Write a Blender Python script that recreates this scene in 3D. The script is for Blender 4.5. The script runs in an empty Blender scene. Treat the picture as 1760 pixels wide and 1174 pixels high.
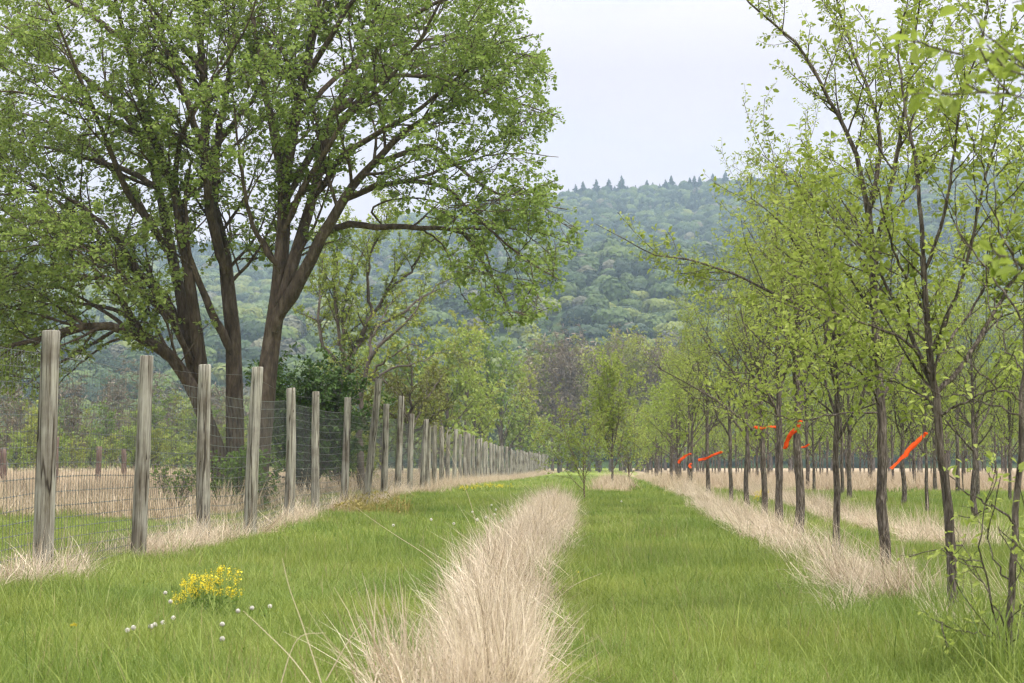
import bpy, math
import numpy as np
from mathutils import Vector

# ------------------------------------------------------------------ camera, world, sun, exposure
scn = bpy.context.scene
COL = scn.collection
EYE = 1.35                      # camera height over the path (m)
HAZE = 0.0002
F, CX, CY = 3000.0, 880.0, 587.0    # focal length in pixels of the 1760 px wide photograph
PITCH = math.atan(203 / F)

cam_data = bpy.data.cameras.new("camera")
cam = bpy.data.objects.new("camera", cam_data)
COL.objects.link(cam)
cam.location = (0, 0, EYE)
cam.rotation_euler = (math.pi / 2 + PITCH, 0, 0)
cam_data.sensor_width = 36
cam_data.lens = F / 1760 * 36
cam_data.clip_start = 0.1
cam_data.clip_end = 8000
cam_data.dof.use_dof = True
cam_data.dof.focus_distance = 24.0
cam_data.dof.aperture_fstop = 6.3
scn.camera = cam

SUN_ELEV, SUN_AZ = math.radians(52), math.radians(125)   # azimuth clockwise from +Y
w = bpy.data.worlds.new("World")
scn.world = w
w.use_nodes = True
wt = w.node_tree
wt.nodes.clear()
N = wt.nodes.new
out = N("ShaderNodeOutputWorld"); bg = N("ShaderNodeBackground")
sky = N("ShaderNodeTexSky"); sky.sky_type = 'NISHITA'; sky.sun_disc = False
sky.sun_elevation = SUN_ELEV; sky.sun_rotation = SUN_AZ
sky.dust_density = 3.0
tc = N("ShaderNodeTexCoord"); sep = N("ShaderNodeSeparateXYZ")
wt.links.new(tc.outputs["Generated"], sep.inputs[0])
# overcast cloud deck: brightest overhead, paler at the horizon (a real overcast sky does this)
mr = N("ShaderNodeMapRange"); mr.inputs[1].default_value = 0.22; mr.inputs[2].default_value = 0.9
mr.inputs[3].default_value = 0.0; mr.inputs[4].default_value = 1.0
wt.links.new(sep.outputs[2], mr.inputs[0])
cl = N("ShaderNodeMix"); cl.data_type = 'RGBA'
cl.inputs[6].default_value = (4.35, 4.0, 4.2, 1)
cl.inputs[7].default_value = (20.5, 20.0, 20.0, 1)
wt.links.new(mr.outputs[0], cl.inputs[0])
mp = N("ShaderNodeMapping"); mp.inputs["Scale"].default_value = (2.2, 2.2, 6.0)
wt.links.new(tc.outputs["Generated"], mp.inputs[0])
nz = N("ShaderNodeTexNoise"); nz.inputs["Scale"].default_value = 2.4; nz.inputs["Detail"].default_value = 5
nz.inputs["Roughness"].default_value = 0.55
wt.links.new(mp.outputs[0], nz.inputs["Vector"])
cr = N("ShaderNodeMapRange"); cr.inputs[1].default_value = 0.34; cr.inputs[2].default_value = 0.56
cr.inputs[3].default_value = 0.86; cr.inputs[4].default_value = 1.0
wt.links.new(nz.outputs[0], cr.inputs[0])
mx = N("ShaderNodeMix"); mx.data_type = 'RGBA'
wt.links.new(cr.outputs[0], mx.inputs[0])
wt.links.new(sky.outputs[0], mx.inputs[6]); wt.links.new(cl.outputs[2], mx.inputs[7])
wt.links.new(mx.outputs[2], bg.inputs[0])
bg.inputs[1].default_value = 0.1
wt.links.new(bg.outputs[0], out.inputs[0])

sun_d = bpy.data.lights.new("sun", 'SUN')
sun_d.energy = 2.2; sun_d.angle = math.radians(11); sun_d.color = (1.0, 0.95, 0.86)
sun = bpy.data.objects.new("sun", sun_d); COL.objects.link(sun)
sv = Vector((math.sin(SUN_AZ) * math.cos(SUN_ELEV), math.cos(SUN_AZ) * math.cos(SUN_ELEV), math.sin(SUN_ELEV)))
sun.rotation_euler = sv.to_track_quat('Z', 'Y').to_euler()

vs = scn.view_settings
vs.view_transform = 'Standard'; vs.look = 'None'; vs.gamma = 1; vs.exposure = 0.95
vs.use_curve_mapping = False
scn.render.engine = 'CYCLES'
cy = scn.cycles
cy.max_bounces = 6; cy.diffuse_bounces = 3; cy.glossy_bounces = 1; cy.transmission_bounces = 4
cy.transparent_max_bounces = 4; cy.volume_bounces = 1
cy.caustics_reflective = False; cy.caustics_refractive = False
cy.use_adaptive_sampling = True; cy.adaptive_threshold = 0.01
cy.use_denoising = True
cy.filter_width = 1.3
try:
    cy.denoiser = 'OPENIMAGEDENOISE'; cy.denoising_prefilter = 'FAST'; cy.denoising_input_passes = 'RGB_ALBEDO_NORMAL'
except Exception:
    pass

# ------------------------------------------------------------------ helpers
def P(px, py, d):
    """world point seen at photo pixel (px,py) at distance d along the field (world y)"""
    u, v = (px - CX) / F, (CY - py) / F
    y = math.cos(PITCH) - math.sin(PITCH) * v
    z = math.sin(PITCH) + math.cos(PITCH) * v
    s = d / y
    return np.array((u * s, d, EYE + z * s))

def X(px, d):
    return (px - CX) / F * d

_gy = np.array([-300, 0, 40, 55, 80, 120, 160, 270, 400, 900, 3000], float)
_gz = np.array([0, 0, 0.02, .12, .06, -.22, -.5, -.65, -.8, -.8, -.8], float)
def gz(x, y):
    x = np.asarray(x, float); y = np.asarray(y, float)
    a = np.interp(y, _gy, _gz)
    near = np.clip(1.3 - np.abs(y) / 120, 0, 1)
    return a + near * (0.035 * np.sin(x * .9 + y * .31) + 0.03 * np.sin(y * .67 - x * .4 + 1.3) + 0.015 * np.sin(x * 2.3 + y * 1.1))

def nrm(a):
    return a / np.maximum(np.linalg.norm(a, axis=-1, keepdims=True), 1e-9)

def make_mesh(name, V, faces, mats, tint=None, smooth=False, mat_idx=None, attrs=None):
    """faces: list of int arrays (n,k)"""
    me = bpy.data.meshes.new(name)
    V = np.asarray(V, np.float32).reshape(-1, 3)
    faces = [np.asarray(f, np.int32) for f in faces if len(f)]
    loops = np.concatenate([f.ravel() for f in faces])
    tot = np.concatenate([np.full(len(f), f.shape[1], np.int32) for f in faces])
    start = np.concatenate([[0], np.cumsum(tot)[:-1]]).astype(np.int32)
    me.vertices.add(len(V)); me.vertices.foreach_set("co", V.ravel())
    me.loops.add(len(loops)); me.loops.foreach_set("vertex_index", loops)
    me.polygons.add(len(tot)); me.polygons.foreach_set("loop_start", start)
    if smooth:
        me.polygons.foreach_set("use_smooth", np.ones(len(tot), bool))
    for m in (mats if isinstance(mats, (list, tuple)) else [mats]):
        me.materials.append(m)
    if mat_idx is not None:
        me.polygons.foreach_set("material_index", np.asarray(mat_idx, np.int32))
    if tint is not None:
        a = me.attributes.new("tint", 'FLOAT', 'POINT')
        a.data.foreach_set("value", np.asarray(tint, np.float32))
    for k, val in (attrs or {}).items():
        a = me.attributes.new(k, 'FLOAT', 'POINT')
        a.data.foreach_set("value", np.asarray(val, np.float32))
    me.update(calc_edges=True)
    return me

def obj(name, data, parent=None):
    o = bpy.data.objects.new(name, data)
    COL.objects.link(o)
    if parent is not None:
        o.parent = parent
    return o

def tag(o, label=None, cat=None, group=None, kind=None):
    if label: o["label"] = label
    if cat: o["category"] = cat
    if group: o["group"] = group
    if kind: o["kind"] = kind
    return o

def thing(name, label, cat, loc, rotz=0.0, group=None, scale=1.0):
    o = bpy.data.objects.new(name, None); COL.objects.link(o)
    o.empty_display_size = .2
    o.location = tuple(float(c) for c in loc); o.rotation_euler = (0, 0, rotz); o.scale = (scale,) * 3
    return tag(o, label, cat, group)

KIDS = {}
def child(name, me, root, label=None):
    o = obj(name, me, root)
    KIDS.setdefault(root.name, []).append(o)
    if label: o["label"] = label
    return o

def dup(root, loc, rotz, scale=1.0, label=None, group=None):
    r = root.copy(); COL.objects.link(r)
    r.location = tuple(float(c) for c in loc); r.rotation_euler = (0, 0, rotz)
    r.scale = (scale,) * 3 if np.isscalar(scale) else scale
    if label: r["label"] = label
    if group: r["group"] = group
    for c in KIDS.get(root.name, []):
        k = c.copy(); COL.objects.link(k); k.parent = r
    return r

# ------------------------------------------------------------------ materials
def new_mat(name):
    m = bpy.data.materials.new(name); m.use_nodes = True
    m.node_tree.nodes.clear()
    return m, m.node_tree, m.node_tree.nodes.new, m.node_tree.links.new

def ramp(nt, stops):
    r = nt.nodes.new("ShaderNodeValToRGB")
    e = r.color_ramp.elements
    while len(e) < len(stops): e.new(0.5)
    for i, (p, c) in enumerate(stops):
        e[i].position = p; e[i].color = (*c, 1)
    return r

def leaf_mat(name, stops, transl=0.35, rough=0.55, spec=0.25, w_obj=0.35):
    """colour varies leaf by leaf (tint) and plant by plant (object random)"""
    m, nt, n, l = new_mat(name)
    at = n("ShaderNodeAttribute"); at.attribute_name = "tint"
    oi = n("ShaderNodeObjectInfo")
    mxv = n("ShaderNodeMix"); mxv.data_type = 'FLOAT'; mxv.inputs[0].default_value = w_obj
    l(at.outputs["Fac"], mxv.inputs[2]); l(oi.outputs["Random"], mxv.inputs[3])
    r = ramp(nt, stops); l(mxv.outputs[0], r.inputs[0])
    pb = n("ShaderNodeBsdfPrincipled")
    pb.inputs["Roughness"].default_value = rough
    pb.inputs["Specular IOR Level"].default_value = spec
    l(r.outputs[0], pb.inputs["Base Color"])
    o = n("ShaderNodeOutputMaterial")
    if transl > 0:
        tr = n("ShaderNodeBsdfTranslucent"); l(r.outputs[0], tr.inputs[0])
        ms = n("ShaderNodeMixShader"); ms.inputs[0].default_value = transl
        l(pb.outputs[0], ms.inputs[1]); l(tr.outputs[0], ms.inputs[2]); l(ms.outputs[0], o.inputs[0])
    else:
        l(pb.outputs[0], o.inputs[0])
    return m

def bark_mat(name, c1, c2, c3, sx=14.0, sz=3.0, bump=0.6, dist=0.02):
    m, nt, n, l = new_mat(name)
    tcn = n("ShaderNodeTexCoord"); mpn = n("ShaderNodeMapping"); mpn.inputs["Scale"].default_value = (sx, sx, sz)
    l(tcn.outputs["Object"], mpn.inputs[0])
    a = n("ShaderNodeTexNoise"); a.inputs["Scale"].default_value = 1.0; a.inputs["Detail"].default_value = 6; a.inputs["Roughness"].default_value = .7
    l(mpn.outputs[0], a.inputs["Vector"])
    b = n("ShaderNodeTexVoronoi"); b.inputs["Scale"].default_value = 1.2
    l(mpn.outputs[0], b.inputs["Vector"])
    big = n("ShaderNodeTexNoise"); big.inputs["Scale"].default_value = 1.3; big.inputs["Detail"].default_value = 3
    l(tcn.outputs["Object"], big.inputs["Vector"])
    r = ramp(nt, [(0.3, c1), (0.5, c2), (0.72, c3)]); l(a.outputs[0], r.inputs[0])
    mm = n("ShaderNodeMix"); mm.data_type = 'RGBA'; mm.blend_type = 'MULTIPLY'
    mm.inputs[0].default_value = 0.6
    r2 = ramp(nt, [(0.3, (.55, .55, .5)), (0.7, (1.25, 1.2, 1.15))]); l(big.outputs[0], r2.inputs[0])
    l(r.outputs[0], mm.inputs[6]); l(r2.outputs[0], mm.inputs[7])
    ad = n("ShaderNodeMath"); ad.operation = 'ADD'; l(a.outputs[0], ad.inputs[0]); l(b.outputs[0], ad.inputs[1])
    bp = n("ShaderNodeBump"); bp.inputs["Strength"].default_value = bump; bp.inputs["Distance"].default_value = dist
    l(ad.outputs[0], bp.inputs["Height"])
    pb = n("ShaderNodeBsdfPrincipled"); pb.inputs["Roughness"].default_value = .9; pb.inputs["Specular IOR Level"].default_value = .15
    l(mm.outputs[2], pb.inputs["Base Color"]); l(bp.outputs[0], pb.inputs["Normal"])
    o = n("ShaderNodeOutputMaterial"); l(pb.outputs[0], o.inputs[0])
    return m

def plain_mat(name, c, rough=.6, metal=0.0, spec=.3, transl=0):
    m, nt, n, l = new_mat(name)
    pb = n("ShaderNodeBsdfPrincipled"); pb.inputs["Base Color"].default_value = (*c, 1)
    pb.inputs["Roughness"].default_value = rough; pb.inputs["Metallic"].default_value = metal
    pb.inputs["Specular IOR Level"].default_value = spec
    nzn = n("ShaderNodeTexNoise"); nzn.inputs["Scale"].default_value = 9.0
    r = ramp(nt, [(0.3, tuple(v * .82 for v in c)), (0.7, tuple(min(v * 1.12, 1) for v in c))]); l(nzn.outputs[0], r.inputs[0])
    l(r.outputs[0], pb.inputs["Base Color"])
    o = n("ShaderNodeOutputMaterial")
    if transl:
        tr = n("ShaderNodeBsdfTranslucent"); l(r.outputs[0], tr.inputs[0])
        ms = n("ShaderNodeMixShader"); ms.inputs[0].default_value = transl
        l(pb.outputs[0], ms.inputs[1]); l(tr.outputs[0], ms.inputs[2]); l(ms.outputs[0], o.inputs[0])
    else:
        l(pb.outputs[0], o.inputs[0])
    return m

M_maple = leaf_mat("maple_leaf", [(0, (.125, .185, .036)), (.5, (.22, .305, .068)), (1, (.35, .425, .125))], .55)
M_elm = leaf_mat("elm_leaf", [(0, (.15, .205, .032)), (.5, (.26, .325, .058)), (1, (.39, .44, .12))], .5)
M_elm_far = leaf_mat("elm_leaf_far", [(0, (.14, .20, .03)), (.5, (.22, .29, .05)), (1, (.32, .375, .09))], .4, w_obj=.4)
M_yellowgreen = leaf_mat("yellow_green_leaf", [(0, (.15, .18, .026)), (.5, (.24, .275, .045)), (1, (.36, .38, .09))], .4)
M_green = leaf_mat("green_leaf", [(0, (.08, .135, .02)), (.5, (.135, .205, .035)), (1, (.21, .28, .06))], .4)
M_yew = leaf_mat("dark_evergreen", [(0, (.032, .066, .011)), (.5, (.06, .115, .02)), (1, (.11, .175, .033))], .25)
M_bushgreen = leaf_mat("bush_leaf", [(0, (.06, .11, .018)), (.5, (.11, .18, .03)), (1, (.18, .26, .05))], .4)
M_olive = leaf_mat("olive_leaf", [(0, (.075, .062, .028)), (.5, (.125, .135, .032)), (1, (.19, .21, .045))], .35, w_obj=.1)
M_budbrown = leaf_mat("bare_twigs", [(0, (.13, .11, .09)), (.5, (.20, .165, .125)), (1, (.28, .24, .16))], 0, w_obj=.4)
M_golden = leaf_mat("golden_weed", [(0, (.20, .17, .05)), (.5, (.30, .25, .07)), (1, (.38, .33, .13))], .3)
M_maple_bark = bark_mat("maple_bark", (.034, .027, .021), (.095, .074, .057), (.18, .148, .118), 9, 2.0, .9, .05)
M_elm_bark = bark_mat("elm_bark", (.024, .018, .014), (.115, .097, .082), (.29, .255, .222), 34, 6, 1.0, .04)
M_twig = bark_mat("twig_bark", (.08, .058, .04), (.14, .10, .07), (.22, .17, .115), 20, 8, .2, .01)
M_paletwig = bark_mat("pale_twig_bark", (.16, .12, .08), (.26, .21, .15), (.36, .30, .22), 20, 8, .2, .01)
M_far_bark = bark_mat("grey_bark", (.05, .042, .037), (.10, .085, .073), (.17, .15, .13), 5, 1.5, .3, .05)
M_straw = leaf_mat("dry_straw", [(.1, (.20, .135, .08)), (.45, (.49, .41, .30)), (.9, (.78, .70, .575))], .25, .6, .3, w_obj=.3)
M_straw_field = leaf_mat("dry_field_straw", [(0, (.27, .20, .13)), (.5, (.45, .365, .255)), (1, (.60, .52, .39))], .25, .6, .2, w_obj=.35)
M_grass = leaf_mat("grass_blade", [(0, (.085, .135, .02)), (.45, (.19, .252, .044)), (.8, (.29, .345, .082)), (1, (.44, .42, .20))], .38, .5, .3, w_obj=.4)

def add_patches(m, scale, lo, hi):
    """plants of one patch of meadow share a hue: noise at each tuft's own place"""
    nt = m.node_tree; n = nt.nodes.new; l = nt.links.new
    oi = n("ShaderNodeObjectInfo"); nz_ = n("ShaderNodeTexNoise"); nz_.inputs["Scale"].default_value = scale; nz_.inputs["Detail"].default_value = 4
    l(oi.outputs["Location"], nz_.inputs["Vector"])
    r = ramp(nt, [(.32, lo), (.68, hi)]); l(nz_.outputs[0], r.inputs[0])
    src = [k for k in nt.nodes if k.bl_idname == "ShaderNodeValToRGB" and k is not r][0]
    mm = n("ShaderNodeMix"); mm.data_type = 'RGBA'; mm.blend_type = 'MULTIPLY'; mm.inputs[0].default_value = 1
    for lk in list(src.outputs[0].links):
        to = lk.to_socket; nt.links.remove(lk); l(mm.outputs[2], to)
    l(src.outputs[0], mm.inputs[6]); l(r.outputs[0], mm.inputs[7])
add_patches(M_grass, .45, (.74, .84, .8), (1.16, 1.08, 1.1))
add_patches(M_straw, .9, (.82, .78, .74), (1.12, 1.12, 1.12))

# ------------------------------------------------------------------ ground
def fence_x(y):
    y = np.asarray(y, float)
    return .035 * y - 5.7 + 2.1 * np.clip((y - 100) / 170, 0, None) ** 2

def vnoise(x, y, s, seed=0):
    """smooth value noise, numpy"""
    x = np.asarray(x) / s; y = np.asarray(y) / s
    xi = np.floor(x).astype(np.int64); yi = np.floor(y).astype(np.int64)
    fx = x - xi; fy = y - yi
    fx = fx * fx * (3 - 2 * fx); fy = fy * fy * (3 - 2 * fy)
    def h(a, b):
        v = np.sin(a * 127.1 + b * 311.7 + seed * 74.7) * 43758.5453
        return v - np.floor(v)
    return (h(xi, yi) * (1 - fx) * (1 - fy) + h(xi + 1, yi) * fx * (1 - fy) + h(xi, yi + 1) * (1 - fx) * fy + h(xi + 1, yi + 1) * fx * fy)

def mid_x(y):
    return np.interp(y, [7, 10, 15, 20, 28.6, 45, 60], [-.10, -.12, -.16, .03, .46, 1.15, 1.8])

def band(v, hw, soft):
    return np.clip((hw - np.abs(v)) / soft + .5, 0, 1)

def dry_mask(x, y):
    """0 = green turf, 1 = dry straw"""
    x = np.asarray(x, float); y = np.asarray(y, float)
    n = vnoise(x, y, 1.1, 1) - .5; n2 = vnoise(x, y, 3.5, 2) - .5
    m = band(x - mid_x(y) + .25 * n, .28, .3) * np.clip((46 - y) / 3, 0, 1)
    m = np.maximum(m, band(x - (2.75 + .056 * y) + .5 * n, .30, .3) * np.clip((y - 16.5) / 3, 0, 1))
    m = np.maximum(m, band(x - (5.0 + .058 * y) + .5 * n, .45, .3) * np.clip((y - 23) / 3, 0, 1))
    m = np.maximum(m, band(x - fence_x(y) + .5 * n, .10 + .003 * y, .35))
    # uncut plantation beyond the mown part
    m = np.maximum(m, np.clip((y - 64 + 5 * n2) / 2, 0, 1) * np.clip((x - (.06 * y + 2.6) + 1.2 * n) / .5, 0, 1))
    # patch by the small saplings, left of the mown path
    m = np.maximum(m, np.clip((y - 63 + 3 * n2) / 2, 0, 1) * band(x - (.0565 * y + .1) + .4 * n, .6, .4) * np.clip((105 - y) / 10, 0, 1))
    # tall field behind the fence
    back = np.clip((fence_x(y) - 1.5 - x) / 1.0, 0, 1)
    m = np.maximum(m, back * np.clip((y - 37 + 14 * n2) / 4, 0, 1) * np.clip(.72 + 1.6 * n2, 0, 1))
    return np.clip(m, 0, 1)

def lines(lo, dlo, dhi, hi, step, grow, rev=False):
    a = list(np.arange(dlo, dhi + 1e-6, step))
    s = step
    while a[-1] < hi:
        s *= grow; a.append(min(a[-1] + s, hi))
    s = step; b = []
    c = dlo
    while c > lo:
        s *= grow; c = max(c - s, lo); b.append(c)
    return np.array(b[::-1] + a)

gx = lines(-2300, -9, 13, 2300, .28, 1.09)
gy = lines(-250, 7, 70, 2200, .32, 1.045)
GX, GY = np.meshgrid(gx, gy)
nx, ny = len(gx), len(gy)
idx = np.arange(nx * ny).reshape(ny, nx)
quads = np.stack([idx[:-1, :-1], idx[:-1, 1:], idx[1:, 1:], idx[1:, :-1]], -1).reshape(-1, 4)
m, nt, n, l = new_mat("field_ground")
at = n("ShaderNodeAttribute"); at.attribute_name = "dry"
tcg = n("ShaderNodeTexCoord")
n1 = n("ShaderNodeTexNoise"); n1.inputs["Scale"].default_value = .5; n1.inputs["Detail"].default_value = 8; n1.inputs["Roughness"].default_value = .65
n2 = n("ShaderNodeTexNoise"); n2.inputs["Scale"].default_value = 14; n2.inputs["Detail"].default_value = 4
l(tcg.outputs["Object"], n1.inputs["Vector"]); l(tcg.outputs["Object"], n2.inputs["Vector"])
rg = ramp(nt, [(0.3, (.08, .115, .018)), (.5, (.15, .20, .032)), (.7, (.22, .25, .06))]); l(n1.outputs[0], rg.inputs[0])
rd = ramp(nt, [(0.3, (.22, .165, .10)), (.7, (.42, .34, .23))]); l(n2.outputs[0], rd.inputs[0])
mg = n("ShaderNodeMix"); mg.data_type = 'RGBA'
l(at.outputs["Fac"], mg.inputs[0]); l(rg.outputs[0], mg.inputs[6]); l(rd.outputs[0], mg.inputs[7])
pb = n("ShaderNodeBsdfPrincipled"); pb.inputs["Roughness"].default_value = .95; pb.inputs["Specular IOR Level"].default_value = .1
l(mg.outputs[2], pb.inputs["Base Color"])
bp = n("ShaderNodeBump"); bp.inputs["Strength"].default_value = .8; bp.inputs["Distance"].default_value = .06
l(n2.outputs[0], bp.inputs["Height"]); l(bp.outputs[0], pb.inputs["Normal"])
o = n("ShaderNodeOutputMaterial"); l(pb.outputs[0], o.inputs[0])
M_ground = m
ground = obj("ground", make_mesh("ground", np.stack([GX, GY, gz(GX, GY)], -1).reshape(-1, 3), [quads], M_ground, smooth=True,
                                 attrs={"dry": dry_mask(GX, GY).ravel()}))
tag(ground, "flat green meadow floor with bands of dry straw", "ground", kind="structure")

# ------------------------------------------------------------------ hillside
RIDGE_Y = 1700.0
_rp = np.array([-1500, -600, 0, 250, 330, 450, 560, 700, 840, 960, 1050, 1150, 1250, 1400, 1600, 1760, 2300, 3200], float)
_rt = np.array([640, 520, 440, 425, 430, 432, 415, 380, 356, 341, 336, 330, 322, 308, 288, 284, 330, 480], float)
def hill_z(x, y):
    x = np.asarray(x, float); y = np.asarray(y, float)
    px = CX + F * x / RIDGE_Y          # the skyline as seen, at its own distance
    top = EYE + (790 - np.interp(px, _rp, _rt)) / F * RIDGE_Y
    t = np.clip((y - 430) / (RIDGE_Y - 430), 0, 1.0)
    prof = .12 * t + .88 * t ** 1.15
    z = -.8 + top * prof
    z += np.sin(np.pi * t) * (34 * (vnoise(x, y, 330, 5) - .5) + 16 * (vnoise(x, y, 120, 6) - .5))
    z += 30 * np.exp(-((x - 60) / 110) ** 2 - ((y - 900) / 170) ** 2)
    back = np.clip((y - RIDGE_Y) / 350, 0, 1)
    return np.where(y > RIDGE_Y, z * (1 - .35 * back ** 2), z)

hx = np.linspace(-1600, 1600, 150); hy = np.linspace(405, 2150, 110)
HX, HY = np.meshgrid(hx, hy)
HZ = hill_z(HX, HY); HZ[HY < 425] = -3
idx = np.arange(HX.size).reshape(HX.shape)
quads = np.stack([idx[:-1, :-1], idx[:-1, 1:], idx[1:, 1:], idx[1:, :-1]], -1).reshape(-1, 4)
m, nt, n, l = new_mat("hill_floor")
pb = n("ShaderNodeBsdfPrincipled"); pb.inputs["Roughness"].default_value = 1; pb.inputs["Specular IOR Level"].default_value = 0
nn = n("ShaderNodeTexNoise"); nn.inputs["Scale"].default_value = .05; tcg = n("ShaderNodeTexCoord"); l(tcg.outputs["Object"], nn.inputs["Vector"])
r = ramp(nt, [(.3, (.02, .04, .012)), (.7, (.05, .07, .025))]); l(nn.outputs[0], r.inputs[0]); l(r.outputs[0], pb.inputs["Base Color"])
o = n("ShaderNodeOutputMaterial"); l(pb.outputs[0], o.inputs[0])
hill = obj("hillside", make_mesh("hillside", np.stack([HX, HY, HZ], -1).reshape(-1, 3), [quads], m, smooth=True))
tag(hill, "long wooded hill rising behind the field", "hill", kind="structure")

# ------------------------------------------------------------------ scatter helper (one object, instanced with geometry nodes): only for stuff nobody could count
def scatter(name, protos, kind_idx, pos, rot, scl, label, cat):
    me = bpy.data.meshes.new(name)
    me.vertices.add(len(pos)); me.vertices.foreach_set("co", np.asarray(pos, np.float32).ravel())
    a = me.attributes.new("variety", 'INT', 'POINT'); a.data.foreach_set("value", np.asarray(kind_idx, np.int32))
    a = me.attributes.new("turn", 'FLOAT_VECTOR', 'POINT'); a.data.foreach_set("vector", np.asarray(rot, np.float32).ravel())
    a = me.attributes.new("size", 'FLOAT_VECTOR', 'POINT'); a.data.foreach_set("vector", np.asarray(scl, np.float32).ravel())
    o = obj(name, me)
    ng = bpy.data.node_groups.new(name, 'GeometryNodeTree')
    ng.interface.new_socket("Geometry", in_out='INPUT', socket_type='NodeSocketGeometry')
    ng.interface.new_socket("Geometry", in_out='OUTPUT', socket_type='NodeSocketGeometry')
    gi = ng.nodes.new("NodeGroupInput"); go = ng.nodes.new("NodeGroupOutput")
    jn = ng.nodes.new("GeometryNodeJoinGeometry")
    def attr(nm, t):
        q = ng.nodes.new("GeometryNodeInputNamedAttribute"); q.data_type = t; q.inputs["Name"].default_value = nm
        return q.outputs["Attribute"]
    va, tu, si = attr("variety", 'INT'), attr("turn", 'FLOAT_VECTOR'), attr("size", 'FLOAT_VECTOR')
    er = ng.nodes.new("FunctionNodeEulerToRotation"); ng.links.new(tu, er.inputs[0])
    for i, pm in enumerate(protos):
        po = bpy.data.objects.new(pm.name, pm)        # source shape of the scatter, used through the nodes only
        oi = ng.nodes.new("GeometryNodeObjectInfo"); oi.inputs["Object"].default_value = po
        oi.inputs["As Instance"].default_value = True
        cmp = ng.nodes.new("FunctionNodeCompare"); cmp.data_type = 'INT'; cmp.operation = 'EQUAL'
        ng.links.new(va, cmp.inputs[2]); cmp.inputs[3].default_value = i
        ip = ng.nodes.new("GeometryNodeInstanceOnPoints")
        ng.links.new(gi.outputs[0], ip.inputs["Points"]); ng.links.new(cmp.outputs[0], ip.inputs["Selection"])
        ng.links.new(oi.outputs["Geometry"], ip.inputs["Instance"])
        ng.links.new(er.outputs[0], ip.inputs["Rotation"]); ng.links.new(si, ip.inputs["Scale"])
        ng.links.new(ip.outputs[0], jn.inputs[0])
    ng.links.new(jn.outputs[0], go.inputs[0])
    md = o.modifiers.new("scatter", 'NODES'); md.node_group = ng
    tag(o, label, cat, kind="stuff")
    return o

# ------------------------------------------------------------------ wood and leaf builders
class Wood:
    def __init__(self): self.items = []
    def add(self, P_, R_, sides): self.items.append((P_, R_, sides))
    def mesh(self, name, mat, origin=(0, 0, 0), lump=0.0, seed=0):
        rng = np.random.default_rng(seed)
        V, Q, off = [], [], 0
        for P_, R_, s in self.items:
            B, k, _ = P_.shape
            if B == 0: continue
            T = np.gradient(P_, axis=1); T = nrm(T)
            avg = nrm(T.mean(1, keepdims=True))
            ref = np.where(np.abs(avg[..., 2:3]) < .8, np.array([[[0, 0, 1.]]]), np.array([[[1., 0, 0]]]))
            n1 = nrm(ref - (ref * T).sum(-1, keepdims=True) * T); n2 = np.cross(T, n1)
            a = np.arange(s) / s * 2 * np.pi
            rr = np.broadcast_to(R_[:, :, None], (B, k, s)).copy()
            if lump > 0 and s >= 8:
                rr *= 1 + lump * rng.normal(0, 1, rr.shape)
                rr *= 1 + lump * 1.2 * np.sin(a * 3 + rng.uniform(0, 6, (B, 1, 1)))
            ring = P_[:, :, None] + rr[..., None] * (np.cos(a)[:, None] * n1[:, :, None] + np.sin(a)[:, None] * n2[:, :, None])
            V.append(ring.reshape(-1, 3))
            i = off + np.arange(B * k * s).reshape(B, k, s)
            j = np.roll(i, -1, 2)
            Q.append(np.stack([i[:, :-1], j[:, :-1], j[:, 1:], i[:, 1:]], -1).reshape(-1, 4))
            off += B * k * s
        V = np.concatenate(V) - np.asarray(origin)
        return make_mesh(name, V, [np.concatenate(Q)], mat, smooth=True)

def catmull(pts, k):
    pts = np.asarray(pts, float)
    p = np.vstack([2 * pts[0] - pts[1], pts, 2 * pts[-1] - pts[-2]])
    d = np.concatenate([[0], np.cumsum(np.linalg.norm(np.diff(pts, axis=0), axis=1))])
    s = np.linspace(0, d[-1], k)
    outp = []
    for q in s:
        i = min(np.searchsorted(d, q, side='right') - 1, len(pts) - 2)
        t = (q - d[i]) / max(d[i + 1] - d[i], 1e-9)
        a, b, c, e = p[i], p[i + 1], p[i + 2], p[i + 3]
        outp.append(.5 * ((2 * b) + (c - a) * t + (2 * a - 5 * b + 4 * c - e) * t * t + (3 * b - a - 3 * c + e) * t ** 3))
    return np.array(outp)

def at_t(P_, par, t):
    k = P_.shape[1]
    f = t * (k - 1); i = np.clip(np.floor(f).astype(int), 0, k - 2); w_ = (f - i)[:, None]
    a, b = P_[par, i], P_[par, i + 1]
    return a * (1 - w_) + b * w_, nrm(b - a), i, w_[:, 0]

def plen(P_):
    return np.linalg.norm(np.diff(P_, axis=1), axis=2).sum(1)

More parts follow.
